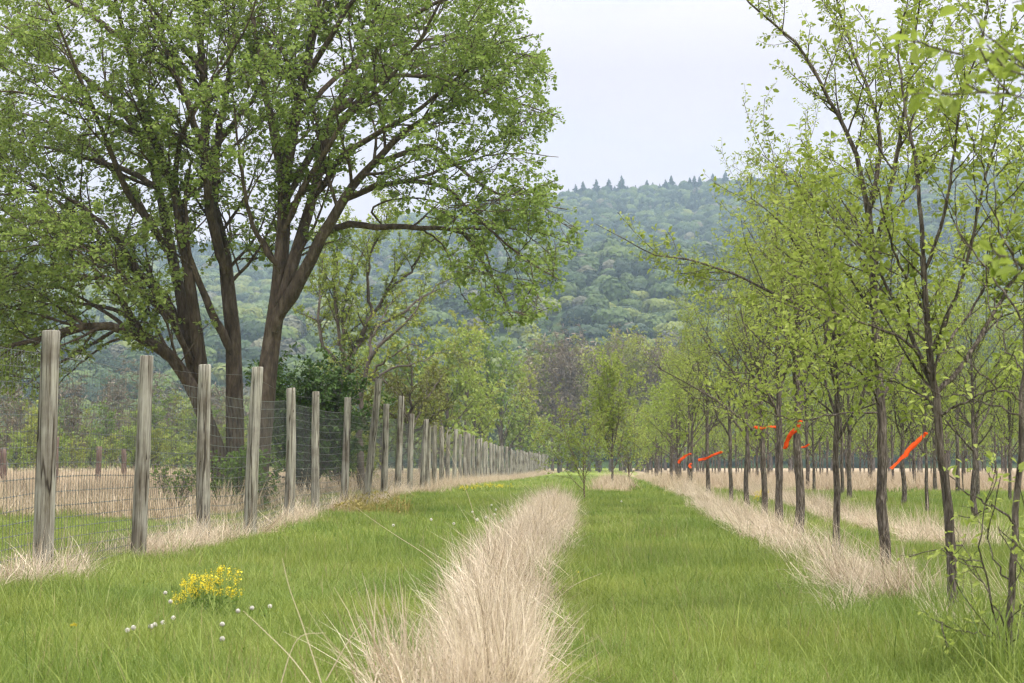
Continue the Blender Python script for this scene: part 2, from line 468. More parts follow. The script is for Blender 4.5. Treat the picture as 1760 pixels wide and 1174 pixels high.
def spawn(rng, P_, R_, dens, t0, t1, ang, lrange, k, jit, up, ratio, taper=.5, rmin=.0015, count=None, flat=0.0, rtip=.35, fan=None, rmax=9.):
    """children along every parent branch; all parents at once"""
    L = plen(P_)
    n = np.full(len(L), count) if count is not None else np.maximum(1, np.round(L * (t1 - t0) * dens + rng.uniform(-.5, .5, len(L)))).astype(int)
    par = np.repeat(np.arange(len(L)), n)
    first = np.repeat(np.cumsum(n) - n, n)
    rank = np.arange(len(par)) - first
    t = t0 + (t1 - t0) * np.clip((rank + rng.uniform(.05, .95, len(par))) / np.repeat(n, n), 0, 1)
    p, T, i, w_ = at_t(P_, par, t)
    r = R_[par, i] * (1 - w_) + R_[par, i + 1] * w_
    q = rng.normal(0, 1, (len(par), 3)); q[:, 2] *= (1 - flat)
    if fan is not None: q = q + fan
    perp = nrm(q - (q * T).sum(1, keepdims=True) * T)
    a = np.radians(rng.uniform(ang[0], ang[1], len(par)))[:, None]
    d = nrm(np.cos(a) * T + np.sin(a) * perp)
    ln = rng.uniform(lrange[0], lrange[1], len(par)) * (1 - taper * (t - t0) / max(t1 - t0, 1e-6))
    pts = [p]
    for s in range(1, k):
        d = nrm(d + jit * rng.normal(0, 1, d.shape) + np.array([0, 0, up]))
        p = p + d * (ln / (k - 1))[:, None]
        pts.append(p)
    PP = np.stack(pts, 1)
    r0 = np.clip(r * ratio, rmin, rmax)
    RR = r0[:, None] * np.linspace(1, rtip, k)[None]
    return PP, np.maximum(RR, rmin * .7)

def leaf_pos(rng, P_, per_m, t0=.15, t1=1.0, spread=.9, droop=.25, petiole=.015):
    L = plen(P_)
    n = np.maximum(1, np.round(L * per_m + rng.uniform(-.5, .5, len(L)))).astype(int)
    par = np.repeat(np.arange(len(L)), n)
    t = rng.uniform(t0, t1, len(par))
    p, T, _, _ = at_t(P_, par, t)
    q = rng.normal(0, 1, (len(par), 3)); perp = nrm(q - (q * T).sum(1, keepdims=True) * T)
    d = nrm(T * .55 + perp * spread + np.array([0, 0, -droop]) + .2 * rng.normal(0, 1, T.shape))
    return p + d * petiole, d

def leaf_mesh(name, rng, pos, d, size, mat, width=.55, flatness=1.2, origin=(0, 0, 0), fold=.12, var=.35):
    n = len(pos)
    up = nrm(np.array([0, 0, 1.0]) * flatness + rng.normal(0, .6, (n, 3)))
    side = nrm(np.cross(d, up)); nor = np.cross(side, d)
    s = size * np.clip(rng.lognormal(-.05, var, n), .35, 2.0)
    st = np.array([0, .32, .72, 1.0, .72, .32]); wd = np.array([0, 1, .72, 0, -.72, -1]) * .5 * width
    fo = np.array([0, 1, .8, -.6, .8, 1]) * fold
    V = pos[:, None] + s[:, None, None] * (st[None, :, None] * d[:, None] + wd[None, :, None] * side[:, None] + fo[None, :, None] * nor[:, None])
    b = np.arange(n)[:, None] * 6
    Q = np.concatenate([b + np.array([0, 1, 2, 3]), b + np.array([0, 3, 4, 5])])
    tint = np.repeat(np.clip(rng.normal(.5, .2, n), 0, 1), 6)
    return make_mesh(name, V.reshape(-1, 3) - np.asarray(origin), [Q], mat, tint=tint)

# ------------------------------------------------------------------ wooded hillside: one mass of crowns
def crown_blob(name, rng, mat, w_=7.0, h=10.0, n=620, s=1.4, cone=False):
    if cone:
        t = rng.uniform(0, 1, n) ** .75
        a = rng.uniform(0, 2 * np.pi, n)
        layer = 1 - .25 * ((t * 7) % 1)
        rad = w_ * .5 * (1 - .94 * (1 - t)) * 0 + w_ * .5 * t * layer * rng.uniform(.55, 1.1, n)
        p = np.stack([np.cos(a) * rad, np.sin(a) * rad, h * (1 - t) + rng.normal(0, .2, n)], 1)
        nor = nrm(np.stack([np.cos(a), np.sin(a), np.full(n, .5)], 1) + rng.normal(0, .5, (n, 3)))
        s = s * .8
    else:
        nor = nrm(rng.normal(0, 1, (n, 3))); nor[:, 2] = np.where(nor[:, 2] < -.35, -nor[:, 2], nor[:, 2])
        lob = nrm(rng.normal(0, 1, (7, 3))); lob[:, 2] = np.abs(lob[:, 2])
        bump = .78 + .3 * np.max(np.clip((nor @ lob.T - .55) / .45, 0, 1), 1)
        p = nor * np.array([w_, w_, h * .55]) * bump[:, None] * rng.uniform(.86, 1.04, (n, 1)) + np.array([0, 0, h * .55])
        nor = nrm(nor + rng.normal(0, .22, nor.shape))
    q = rng.normal(0, 1, (n, 3)); u = nrm(np.cross(nor, q)); v = np.cross(nor, u)
    ss = s * rng.uniform(.5, 1.15, n)[:, None, None]
    c = np.array([[-1, -.6], [.2, -1], [1, -.1], [.5, .9], [-.6, .8]]) * .6
    V = p[:, None] + ss * (c[None, :, 0:1] * u[:, None] + c[None, :, 1:2] * v[:, None])
    Q = np.arange(n * 5).reshape(n, 5)
    tint = np.repeat(np.clip(rng.normal(.5, .18, n), 0, 1), 5)
    return make_mesh(name, V.reshape(-1, 3), [Q], mat, tint=tint)

rng = np.random.default_rng(11)
H_mid = leaf_mat("hill_leaf_green", [(0.15, (.013, .034, .009)), (.5, (.036, .072, .014)), (.85, (.09, .135, .024))], .2, w_obj=.8)
H_pale = leaf_mat("hill_leaf_pale", [(0, (.06, .10, .016)), (.5, (.11, .15, .026)), (1, (.185, .21, .042))], .25, w_obj=.75)
H_bare = leaf_mat("hill_budding", [(0, (.07, .07, .045)), (.5, (.10, .105, .06)), (1, (.15, .145, .085))], .1, w_obj=.6)
H_con = leaf_mat("hill_conifer", [(0, (.014, .034, .014)), (.5, (.024, .052, .02)), (1, (.045, .078, .03))], .1, w_obj=.5)
hp = [crown_blob("wood_crown", rng, H_mid), crown_blob("wood_crown", rng, H_mid, 6, 12), crown_blob("wood_crown", rng, H_pale, 6.5, 10),
      crown_blob("wood_crown", rng, H_pale, 8, 9), crown_blob("wood_crown", rng, H_bare, 5.5, 11), crown_blob("wood_crown", rng, H_con, 9, 17, 500, 1.7, True),
      crown_blob("wood_crown", rng, H_mid, 8.5, 11)]
sy = []; sx = []
ys = np.arange(440, 1960, 10.4)
for yv in ys:
    hw = .36 * yv + 25
    xs = np.arange(-hw, hw, 11.0)
    sx.append(xs + rng.uniform(-6, 6, len(xs))); sy.append(np.full(len(xs), yv) + rng.uniform(-6, 6, len(xs)))
sx = np.concatenate(sx); sy = np.concatenate(sy)
con = vnoise(sx, sy, 150, 9) + .35 * (sy > 1480) + rng.uniform(-.25, .25, len(sx))
pal = vnoise(sx, sy, 110, 12) + rng.uniform(-.3, .3, len(sx)) - .15 * (sy > 1200) + .16 * (sy < 1050)
kd = rng.choice([0, 1, 6], len(sx))
kd = np.where(pal > .55, rng.choice([2, 3], len(sx)), kd)
kd = np.where(rng.uniform(0, 1, len(sx)) < .08, 4, kd)
kd = np.where(con > 1.02, 5, kd)
sc = rng.uniform(.5, 1.02, (len(sx), 1)) * np.array([[1, 1, 1]]) * rng.uniform(.88, 1.12, (len(sx), 3))
rt = np.stack([np.zeros(len(sx)), np.zeros(len(sx)), rng.uniform(0, 6.28, len(sx))], 1)
scatter("forest", hp, kd, np.stack([sx, sy, hill_z(sx, sy) - 1.0], 1), rt, sc, "hazy spring forest covering the whole hillside", "forest")

# ------------------------------------------------------------------ conifers standing up along the skyline
rng = np.random.default_rng(21)
def conifer(name, rng, H, W, label, loc, group):
    t = thing(name, label, "tree", loc, 0, group)
    wd = Wood()
    wd.add(np.array([[[0, 0, -2], [0, 0, H * .5], [.1, 0, H]]]), np.array([[.32, .2, .04]]), 6)
    child("trunk", wd.mesh("ridge_trunk", M_far_bark), t)
    lev = np.linspace(H * .22, H * .97, 15)
    V = []; tn = []
    for z in lev:
        f = 1 - z / H
        m_ = int(7 + 9 * f)
        for a in rng.uniform(0, 6.28, m_):
            ln = W * .5 * (f * 1.15 + .05) * rng.uniform(.55, 1.15); wdt = .5 + .9 * f
            d = np.array([math.cos(a), math.sin(a), -.12 + .2 * rng.normal()]); s = np.array([-math.sin(a), math.cos(a), .3 * rng.normal()])
            b = np.array([0, 0, z])
            V += [b, b + d * ln * .6 + s * wdt * .5, b + d * ln + np.array([0, 0, .25]), b + d * ln * .6 - s * wdt * .5, ]
            V += [b + [0, 0, .4], b + d * ln * .55 + [0, 0, .7], b + d * ln, b + d * ln * .5 + [0, 0, -.6]]
            tn += [rng.uniform(.2, .8)] * 8
    child("crown", make_mesh("ridge_crown", np.array(V), [np.arange(len(V)).reshape(-1, 4)], H_con, tint=tn), t)
    return t
RG = "pines along the ridge skyline"
RL = "dark conifer poking above the wooded ridge against the pale sky"
protos = []
for k, (H, W) in enumerate([(14, 13), (12, 11), (16, 14)]):
    protos.append((H, W))
ridge_px = [832, 846, 860, 966, 978, 990, 1003, 1014, 1026, 1048, 1058, 1070, 1080, 1104, 1114, 1124, 1136, 1146, 1156, 1164, 1172, 1181, 1188, 1196, 1205, 1214, 1228, 1250, 1262, 1272, 1300, 1316, 1334, 1360, 1380, 1398, 1420, 1462, 1500, 1545, 1600]
pt = []
for i, px in enumerate(ridge_px):
    y = RIDGE_Y - 10 + rng.uniform(-15, 10); x = X(px, y)
    loc = (x, y, hill_z(x, y) + 2.5)
    sc_ = float(np.clip(rng.lognormal(-.2, .3), .45, 1.3))
    if px in (1003, 1048, 1250): sc_ = 1.2
    if i < 3:
        pt.append(conifer("ridge_pine", rng, *protos[i], RL, loc, RG)); pt[-1].scale = (sc_,) * 3
    else:
        dup(pt[i % 3], loc, rng.uniform(0, 6.28), sc_)

# ------------------------------------------------------------------ deer fence of round posts and woven wire
m, nt, n, l = new_mat("weathered_post")
tcn = n("ShaderNodeTexCoord"); oi = n("ShaderNodeObjectInfo")
mpn = n("ShaderNodeMapping"); mpn.inputs["Scale"].default_value = (22, 22, 1.1)
cmb = n("ShaderNodeCombineXYZ"); mu = n("ShaderNodeMath"); mu.operation = 'MULTIPLY'; mu.inputs[1].default_value = 40
l(oi.outputs["Random"], mu.inputs[0]); l(mu.outputs[0], cmb.inputs[0]); l(mu.outputs[0], cmb.inputs[2])
l(cmb.outputs[0], mpn.inputs["Location"])
l(tcn.outputs["Object"], mpn.inputs[0])
a = n("ShaderNodeTexNoise"); a.inputs["Scale"].default_value = 1; a.inputs["Detail"].default_value = 8; a.inputs["Roughness"].default_value = .68
l(mpn.outputs[0], a.inputs["Vector"])
r = ramp(nt, [(.30, (.03, .025, .02)), (.40, (.115, .102, .082)), (.53, (.245, .235, .208)), (.75, (.39, .375, .34))]); l(a.outputs[0], r.inputs[0])
b2 = n("ShaderNodeTexNoise"); b2.inputs["Scale"].default_value = 2.2; b2.inputs["Detail"].default_value = 4
add = n("ShaderNodeVectorMath"); l(tcn.outputs["Object"], add.inputs[0]); l(cmb.outputs[0], add.inputs[1]); l(add.outputs[0], b2.inputs["Vector"])
r2 = ramp(nt, [(.34, (.62, .58, .53)), (.5, (.94, .94, .90)), (.7, (1.08, 1.08, 1.0))]); l(b2.outputs[0], r2.inputs[0])
mm = n("ShaderNodeMix"); mm.data_type = 'RGBA'; mm.blend_type = 'MULTIPLY'; mm.inputs[0].default_value = 1
l(r.outputs[0], mm.inputs[6]); l(r2.outputs[0], mm.inputs[7])
# drying cracks: thin dark lines running up the post
mpc = n("ShaderNodeMapping"); mpc.inputs["Scale"].default_value = (7, 7, .22); l(add.outputs[0], mpc.inputs[0])
nc = n("ShaderNodeTexNoise"); nc.inputs["Scale"].default_value = 1.0; nc.inputs["Detail"].default_value = 2; l(mpc.outputs[0], nc.inputs["Vector"])
sb = n("ShaderNodeMath"); sb.operation = 'SUBTRACT'; sb.inputs[1].default_value = .5; l(nc.outputs[0], sb.inputs[0])
ab = n("ShaderNodeMath"); ab.operation = 'ABSOLUTE'; l(sb.outputs[0], ab.inputs[0])
rc = ramp(nt, [(.004, (.16, .13, .10)), (.016, (1, 1, 1))]); l(ab.outputs[0], rc.inputs[0])
mc = n("ShaderNodeMix"); mc.data_type = 'RGBA'; mc.blend_type = 'MULTIPLY'; mc.inputs[0].default_value = .9
l(mm.outputs[2], mc.inputs[6]); l(rc.outputs[0], mc.inputs[7]); mm = mc
# knots
vk = n("ShaderNodeTexVoronoi"); vk.inputs["Scale"].default_value = 1.0
mpk = n("ShaderNodeMapping"); mpk.inputs["Scale"].default_value = (5, 5, 2.4); l(add.outputs[0], mpk.inputs[0]); l(mpk.outputs[0], vk.inputs["Vector"])
rk = ramp(nt, [(.045, (.25, .2, .16)), (.10, (1, 1, 1))]); l(vk.outputs["Distance"], rk.inputs[0])
mk = n("ShaderNodeMix"); mk.data_type = 'RGBA'; mk.blend_type = 'MULTIPLY'; mk.inputs[0].default_value = .8
l(mm.outputs[2], mk.inputs[6]); l(rk.outputs[0], mk.inputs[7])
bp = n("ShaderNodeBump"); bp.inputs["Strength"].default_value = .8; bp.inputs["Distance"].default_value = .012; l(a.outputs[0], bp.inputs["Height"])
pb = n("ShaderNodeBsdfPrincipled"); pb.inputs["Roughness"].default_value = .85; pb.inputs["Specular IOR Level"].default_value = .2
l(mk.outputs[2], pb.inputs["Base Color"]); l(bp.outputs[0], pb.inputs["Normal"])
o = n("ShaderNodeOutputMaterial"); l(pb.outputs[0], o.inputs[0])
M_post = m
M_wire = plain_mat("galvanised_wire", (.13, .14, .13), .5, .35, .4)
M_crack = plain_mat("crack_shade", (.03, .025, .02), .95)

def post_mesh(rng, base, top, r0, r1, seg=28, rings=22):
    """round post from base to top (local coords), slightly lumpy, split by drying cracks, sawn top"""
    base, top = np.asarray(base, float), np.asarray(top, float)
    a = np.arange(seg) / seg * 2 * np.pi
    tt = np.linspace(0, 1, rings)
    lump = 1 + .035 * np.sin(a * 2 + rng.uniform(0, 6))[None] + .02 * np.sin(a * 3 + rng.uniform(0, 6))[None] + .012 * rng.normal(0, 1, (rings, seg))
    crack = np.zeros((rings, seg))
    for _ in range(rng.integers(2, 5)):
        c = rng.integers(0, seg); s0 = rng.uniform(0, .7); s1 = s0 + rng.uniform(.25, .6)
        crack[(tt > s0) & (tt < s1), c] = .22
    bow = np.sin(tt * np.pi)[:, None] * np.array([rng.normal(0, .012), rng.normal(0, .012), 0])
    ctr = base + (top - base) * tt[:, None] + bow
    R = (r0 + (r1 - r0) * tt)[:, None] * (lump - crack)
    V = ctr[:, None] + np.stack([R * np.cos(a), R * np.sin(a), np.zeros_like(R)], -1)
    tilt = rng.normal(0, .06, 2)
    V[-1, :, 2] += V[-1, :, 0] * tilt[0] - ctr[-1, 0] * tilt[0]
    V = V.reshape(-1, 3)
    i = np.arange(rings * seg).reshape(rings, seg); j = np.roll(i, -1, 1)
    Q = np.stack([i[:-1], j[:-1], j[1:], i[1:]], -1).reshape(-1, 4)
    # slightly rounded top: inset ring + cap centre
    topi = np.arange(seg) + len(V); ins = V[(rings - 1) * seg:] * .0 + ctr[-1] + (V[(rings - 1) * seg:] - ctr[-1]) * .9 + np.array([0, 0, .012])
    V = np.vstack([V, ins, ctr[-1] + [0, 0, .014]])
    jt = np.roll(topi, -1)
    Q2 = np.stack([i[-1], j[-1], jt, topi], -1)
    T3 = np.stack([topi, jt, np.full(seg, len(V) - 1)], -1)
    me = make_mesh("fence_post", V, [np.vstack([Q, Q2]), T3], M_post, smooth=True)
    return me

rng = np.random.default_rng(5)
# measured: pixel x of base, pixel x of top, pixel y of top
near_posts = [(-166, -150, 505), (78, 88, 570), (240, 252, 613), (352, 352, 628), (432, 443, 632), (497, 500, 668), (544, 543, 674), (592, 598, 684),
              (627, 651, 652), (660, 664, 695), (683, 690, 681), (705, 708, 712), (725, 733, 721), (735, 738, 722)]
fy = [14.8, 18.85, 22.95, 27.0, 30.95, 35.0, 39.0, 43.3, 47.4, 51.5, 55.6, 59.6, 63.7, 67.7]
while fy[-1] < 262: fy.append(fy[-1] + 4.05 + rng.normal(0, .12))
f0 = np.array([fence_x(fy[1]), fy[1], gz(fence_x(fy[1]), fy[1])])
fence = thing("deer_fence", "tall wire mesh fence on weathered round wooden posts running into the distance", "fence", f0)
tops = []; bases = []
for i, y in enumerate(fy):
    if i < len(near_posts):
        bx, tx, ty = near_posts[i]
        x = X(bx, y); b = np.array([x, y, gz(x, y)]); tp = P(tx, ty, y)
    else:
        x = fence_x(y); b = np.array([x, y, gz(x, y)])
        tp = b + np.array([rng.normal(0, .05), rng.normal(0, .05), 2.72 + rng.normal(0, .10)])
    r0 = .108 + rng.normal(0, .006); r0 = max(r0, .09)
    if i == 1: r0 = .112
    bb = b - np.array([0, 0, .15])
    me = post_mesh(rng, bb - f0, tp - f0, r0, r0 * .84, 28 if i < 16 else 10, 22 if i < 16 else 7)
    c = child("fence_post", me, fence)
    if i == 8: c["label"] = "tallest post of the fence, leaning to the right"
    bases.append(b); tops.append(tp)

# woven wire: graduated horizontals, close verticals, sagging a little between the posts
V, Q = [], []; off = 0
def add_tubes(PP, r):
    global off
    B, k, _ = PP.shape
    T = nrm(np.gradient(PP, axis=1))
    ref = np.where(np.abs(T[..., 2:3]) < .8, np.array([0, 0, 1.]), np.array([1., 0, 0]))
    n1 = nrm(np.cross(T, ref)); n2 = np.cross(T, n1)
    a = np.arange(3) / 3 * 2 * np.pi
    ring = PP[:, :, None] + r * (np.cos(a)[:, None] * n1[:, :, None] + np.sin(a)[:, None] * n2[:, :, None])
    V.append(ring.reshape(-1, 3)); i = off + np.arange(B * k * 3).reshape(B, k, 3); j = np.roll(i, -1, 2)
    Q.append(np.stack([i[:, :-1], j[:, :-1], j[:, 1:], i[:, 1:]], -1).reshape(-1, 4)); off += B * k * 3
hs = np.array([.03, .11, .20, .30, .41, .53, .66, .80, .95, 1.11, 1.28, 1.45, 1.62, 1.79, 1.96, 2.13, 2.30, 2.46])
for i in range(len(fy) - 1):
    a0, a1 = bases[i], bases[i + 1]; u0 = (tops[i] - a0) / np.linalg.norm(tops[i] - a0); u1 = (tops[i + 1] - a1) / np.linalg.norm(tops[i + 1] - a1)
    sidev = np.array([-.12, 0.01, 0])
    k = 9; tt = np.linspace(0, 1, k)
    def wpt(h, t):
        h = np.asarray(h)[:, None, None]; t = np.asarray(t)[None, :, None]
        p0 = a0 + sidev + u0 * h; p1 = a1 + sidev + u1 * h
        p = p0 * (1 - t) + p1 * t
        amp = .018 + .02 * np.sin(i * 1.7 + 3)
        p = p + np.array([0.0, 0, 1.0]) * (-np.sin(np.pi * t) * (amp + .012 * np.sin(h * 9 + i)))
        p = p + np.array([1.0, 0, 0]) * (.03 * np.sin(np.pi * t) * np.sin(h * 2.6 + i * 2.1))
        return p
    if fy[i] > 130: hh = hs[::2]; kk = 3
    else: hh = hs; kk = k
    add_tubes(wpt(hh, np.linspace(0, 1, kk)), .0034 if fy[i] < 60 else .0034)
    if i < 34:
        nv = 36 if i < 12 else 18
        vt = np.linspace(0.0, 1, nv + 1)[:-1] + .01
        add_tubes(np.swapaxes(wpt(np.linspace(hs[0], hs[-1], 6), vt), 0, 1), .0027)
    if i < 7:                                    # wrapped knots where the wires cross
        kp = wpt(hs, vt).reshape(-1, 3)
        add_tubes(np.stack([kp - [0, 0, .011], kp + [0, 0, .011]], 1), .0048)
me = make_mesh("wire_mesh", np.concatenate(V) - f0, [np.concatenate(Q)], M_wire)
child("wire_mesh", me, fence)
# plain top strand
V, Q = [], []; off = 0
add_tubes(np.array([[tops[i] - (tops[i] - bases[i]) * .045 + [-.1, 0, 0] for i in range(len(fy))]]), .0022)
child("top_strand", make_mesh("top_strand", np.concatenate(V) - f0, [np.concatenate(Q)], M_wire), fence)

# old short posts standing in the tall field behind the fence
M_oldpost = bark_mat("old_red_post", (.07, .045, .04), (.14, .10, .088), (.22, .17, .15), 12, 2, .5, .02)
OG = "old posts in the field behind the fence"
for (px, ty, by, d, wpx, lab) in [(8, 770, 845, 62, 11, "dull reddish old post standing in the tall dry field, at the photo's left edge"),
                                  (98, 752, 815, 62, 12, "darkest old post in the tall dry field, seen just beside the nearest fence post"),
                                  (171, 768, 820, 66, 10, "reddish old post in the tall dry field, midway between the two nearest fence posts"),
                                  (216, 772, 822, 66, 9, "pale old post in the tall dry field, close beside the second nearest fence post")]:
    x = X(px, d); b = np.array([x, d, gz(x, d)]); tp = P(px, ty, d)
    t = post_mesh(rng, (0, 0, -.2), (rng.normal(0, .03), 0, tp[2] - b[2]), wpx * d / F * .5, wpx * d / F * .47, 12, 8)
    t.materials.clear(); t.materials.append(M_oldpost)
    o = obj("old_post", t); o.location = tuple(b); tag(o, lab, "post", OG)

# ------------------------------------------------------------------ trees traced limb by limb
def limb(pts, d0, d1, dmid=None, k=16):
    """pixel polyline -> world polyline, depth running from d0 to d1"""
    pts = np.asarray(pts, float)
    L = np.concatenate([[0], np.cumsum(np.linalg.norm(np.diff(pts, axis=0), axis=1))]); L /= L[-1]
    ds = d0 + (d1 - d0) * L if dmid is None else np.interp(L, [0, .5, 1], [d0, dmid, d1])
    return catmull([P(px, py, d) for (px, py), d in zip(pts, ds)], k)

def inside(pts_px, P3):
    """crude crown envelope: keep points whose bearing from the trunk lies inside a real 3D solid of revolution"""
    return np.ones(len(P3), bool)

def project(p):
    y = p[..., 1]; u = p[..., 0] / y * F + CX
    a = np.arctan2(p[..., 2] - EYE, y)
    v = CY - F * np.tan(a - PITCH)
    return u, v

def finish_tree(name, label, cat, base, W_, leaves, rng, leafsize, bark, leafm, group=None, width=.75, flatness=1.2, droop=None, lump=.03):
    t = thing(name, label, cat, base, 0, group)
    child("trunk", W_.mesh(name + "_trunk", bark, base, lump=lump, seed=3), t)
    pos = np.concatenate([p for p, d in leaves]); dr = np.concatenate([d for p, d in leaves])
    child("crown", leaf_mesh(name + "_crown", rng, pos, dr, leafsize, leafm, width=width, flatness=flatness, origin=base), t)
    return t, len(pos)

def maple(name, label, base_px, d, limbs, seed, keep, extra=()):
    rng = np.random.default_rng(seed)
    W_ = Wood(); L1P = []; L1R = []
    for (pts, r0, r1, dd) in limbs:
        q = limb(pts, d, d + dd, k=18)
        q[1:-1] += .018 * rng.normal(0, 1, (16, 3))
        q0 = .8 * np.linspace(r0 ** .8, r1 ** .8, 18) ** 1.25
        if len(L1P): q0[0] *= .45; q0[1] *= .9
        L1P.append(q); L1R.append(q0)
        _u = (.8 * np.linspace(r0 ** .8, r1 ** .8, 18) ** 1.25)
    L1P = np.array(L1P); L1R = np.array(L1R)
    W_.add(L1P, L1R, 12)
    A, AR = spawn(rng, L1P, L1R, 2.4, .36, .98, (28, 62), (1.2, 3.6), 9, .085, .04, .45, .45, rmin=.014, rtip=.3, rmax=.05)
    m_ = keep(A[:, -1]) ; A, AR = A[m_], AR[m_]
    W_.add(A, AR, 6)
    src = np.concatenate([A]); 
    B, BR = spawn(rng, A, AR, 3.3, .12, 1.0, (30, 65), (.5, 1.8), 7, .12, -.015, .6, .5, rmin=.009, rtip=.3, flat=.35)
    m_ = keep(B[:, -1]); B, BR = B[m_], BR[m_]
    W_.add(B, BR, 4)
    C, CR = spawn(rng, B, BR, 6.2, .1, 1.0, (30, 70), (.2, .7), 4, .16, -.03, .6, .4, rmin=.0045, flat=.5)
    m_ = keep(C[:, -1]); C, CR = C[m_], CR[m_]
    W_.add(C, CR, 3)
    lv = [leaf_pos(rng, C, 34, .4, 1.03, 1.0, .35, .04), leaf_pos(rng, B, 9, .6, 1.0, 1.0, .35, .04)]
    base = P(*base_px, d); base[2] = gz(base[0], base[1])
    t, nl = finish_tree(name, label, "tree", base, W_, lv, rng, .076, M_maple_bark, M_maple, width=.95, flatness=1.5)
    print(name, "branches", len(A), len(B), len(C), "leaves", nl)
    return t

def keep_right(p):
    u, v = project(p)
    lim = np.interp(v, [-400, -60, 30, 120, 210, 300, 380, 440, 500, 560, 600], [830, 890, 925, 958, 985, 965, 1008, 1008, 985, 940, 880])
    low = np.interp(u, [300, 470, 560, 700, 780, 820, 900, 960, 1010], [560, 470, 430, 440, 480, 560, 570, 530, 430])
    return (u < lim) & (v < low) & (v > -330)
maple("old_maple", "big old maple whose trunk leans right and lowest limb reaches over the path", (438, 880), 44.5, [
    ([(436, 905), (444, 800), (452, 700), (462, 620), (476, 545), (482, 480), (486, 400), (490, 310), (500, 240), (515, 175), (530, 100), (545, 20), (555, -80), (560, -190)], .40, .05, 1.0),
    ([(470, 570), (484, 530), (510, 490), (545, 425), (568, 382), (600, 330), (640, 282), (680, 240), (715, 215), (760, 190), (815, 168), (870, 140)], .26, .03, -1.6),
    ([(478, 520), (500, 470), (520, 400), (540, 330), (552, 270), (572, 200), (610, 120), (640, 50), (660, -40), (680, -150)], .22, .035, 1.8),
    ([(556, 405), (580, 390), (610, 384), (660, 390), (720, 391), (785, 396), (825, 440), (855, 495), (885, 555)], .13, .02, -1.0),
    ([(595, 345), (640, 325), (700, 312), (760, 320), (800, 352), (850, 400), (910, 450), (960, 480)], .10, .015, -2.2),
    ([(640, 285), (700, 262), (745, 250), (790, 290), (850, 332), (900, 345), (975, 360)], .10, .014, .8),
    ([(488, 330), (470, 230), (455, 150), (440, 60), (425, -40), (415, -140)], .16, .03, 2.4),
    ([(540, 340), (590, 270), (640, 232), (700, 200), (780, 140), (850, 80), (915, 60)], .13, .015, -2.6),
    ([(570, 205), (640, 140), (740, 132), (800, 150), (880, 172), (965, 205)], .11, .014, 1.4),
    ([(640, 55), (720, 20), (800, -20), (880, -60)], .10, .014, -1.4),
    ([(508, 215), (560, 150), (640, 90), (720, 70), (800, 60), (880, 80)], .11, .014, 3.4),
    ([(522, 140), (570, 60), (620, -20), (690, -120), (740, -220)], .11, .02, -2.8),
    ([(785, 394), (860, 392), (930, 400), (995, 425)], .05, .010, .4),
    ([(700, 312), (780, 285), (870, 262), (960, 270)], .06, .010, 2.0),
    ([(482, 470), (440, 400), (420, 330), (410, 250), (400, 160)], .10, .02, -2.0),
    ([(486, 400), (530, 310), (600, 200), (690, 110), (760, 0), (800, -100)], .12, .02, -4.2),
    ([(488, 360), (540, 260), (630, 160), (730, 60), (800, -60)], .12, .02, 4.4),
    ([(785, 394), (830, 430), (850, 490), (845, 550)], .04, .008, -2.0),
    ([(720, 391), (760, 420), (780, 470), (800, 520)], .035, .008, 1.2),
    ([(660, 390), (640, 360), (690, 340), (760, 350), (830, 370)], .04, .008, -3.0),
], 101, keep_right)

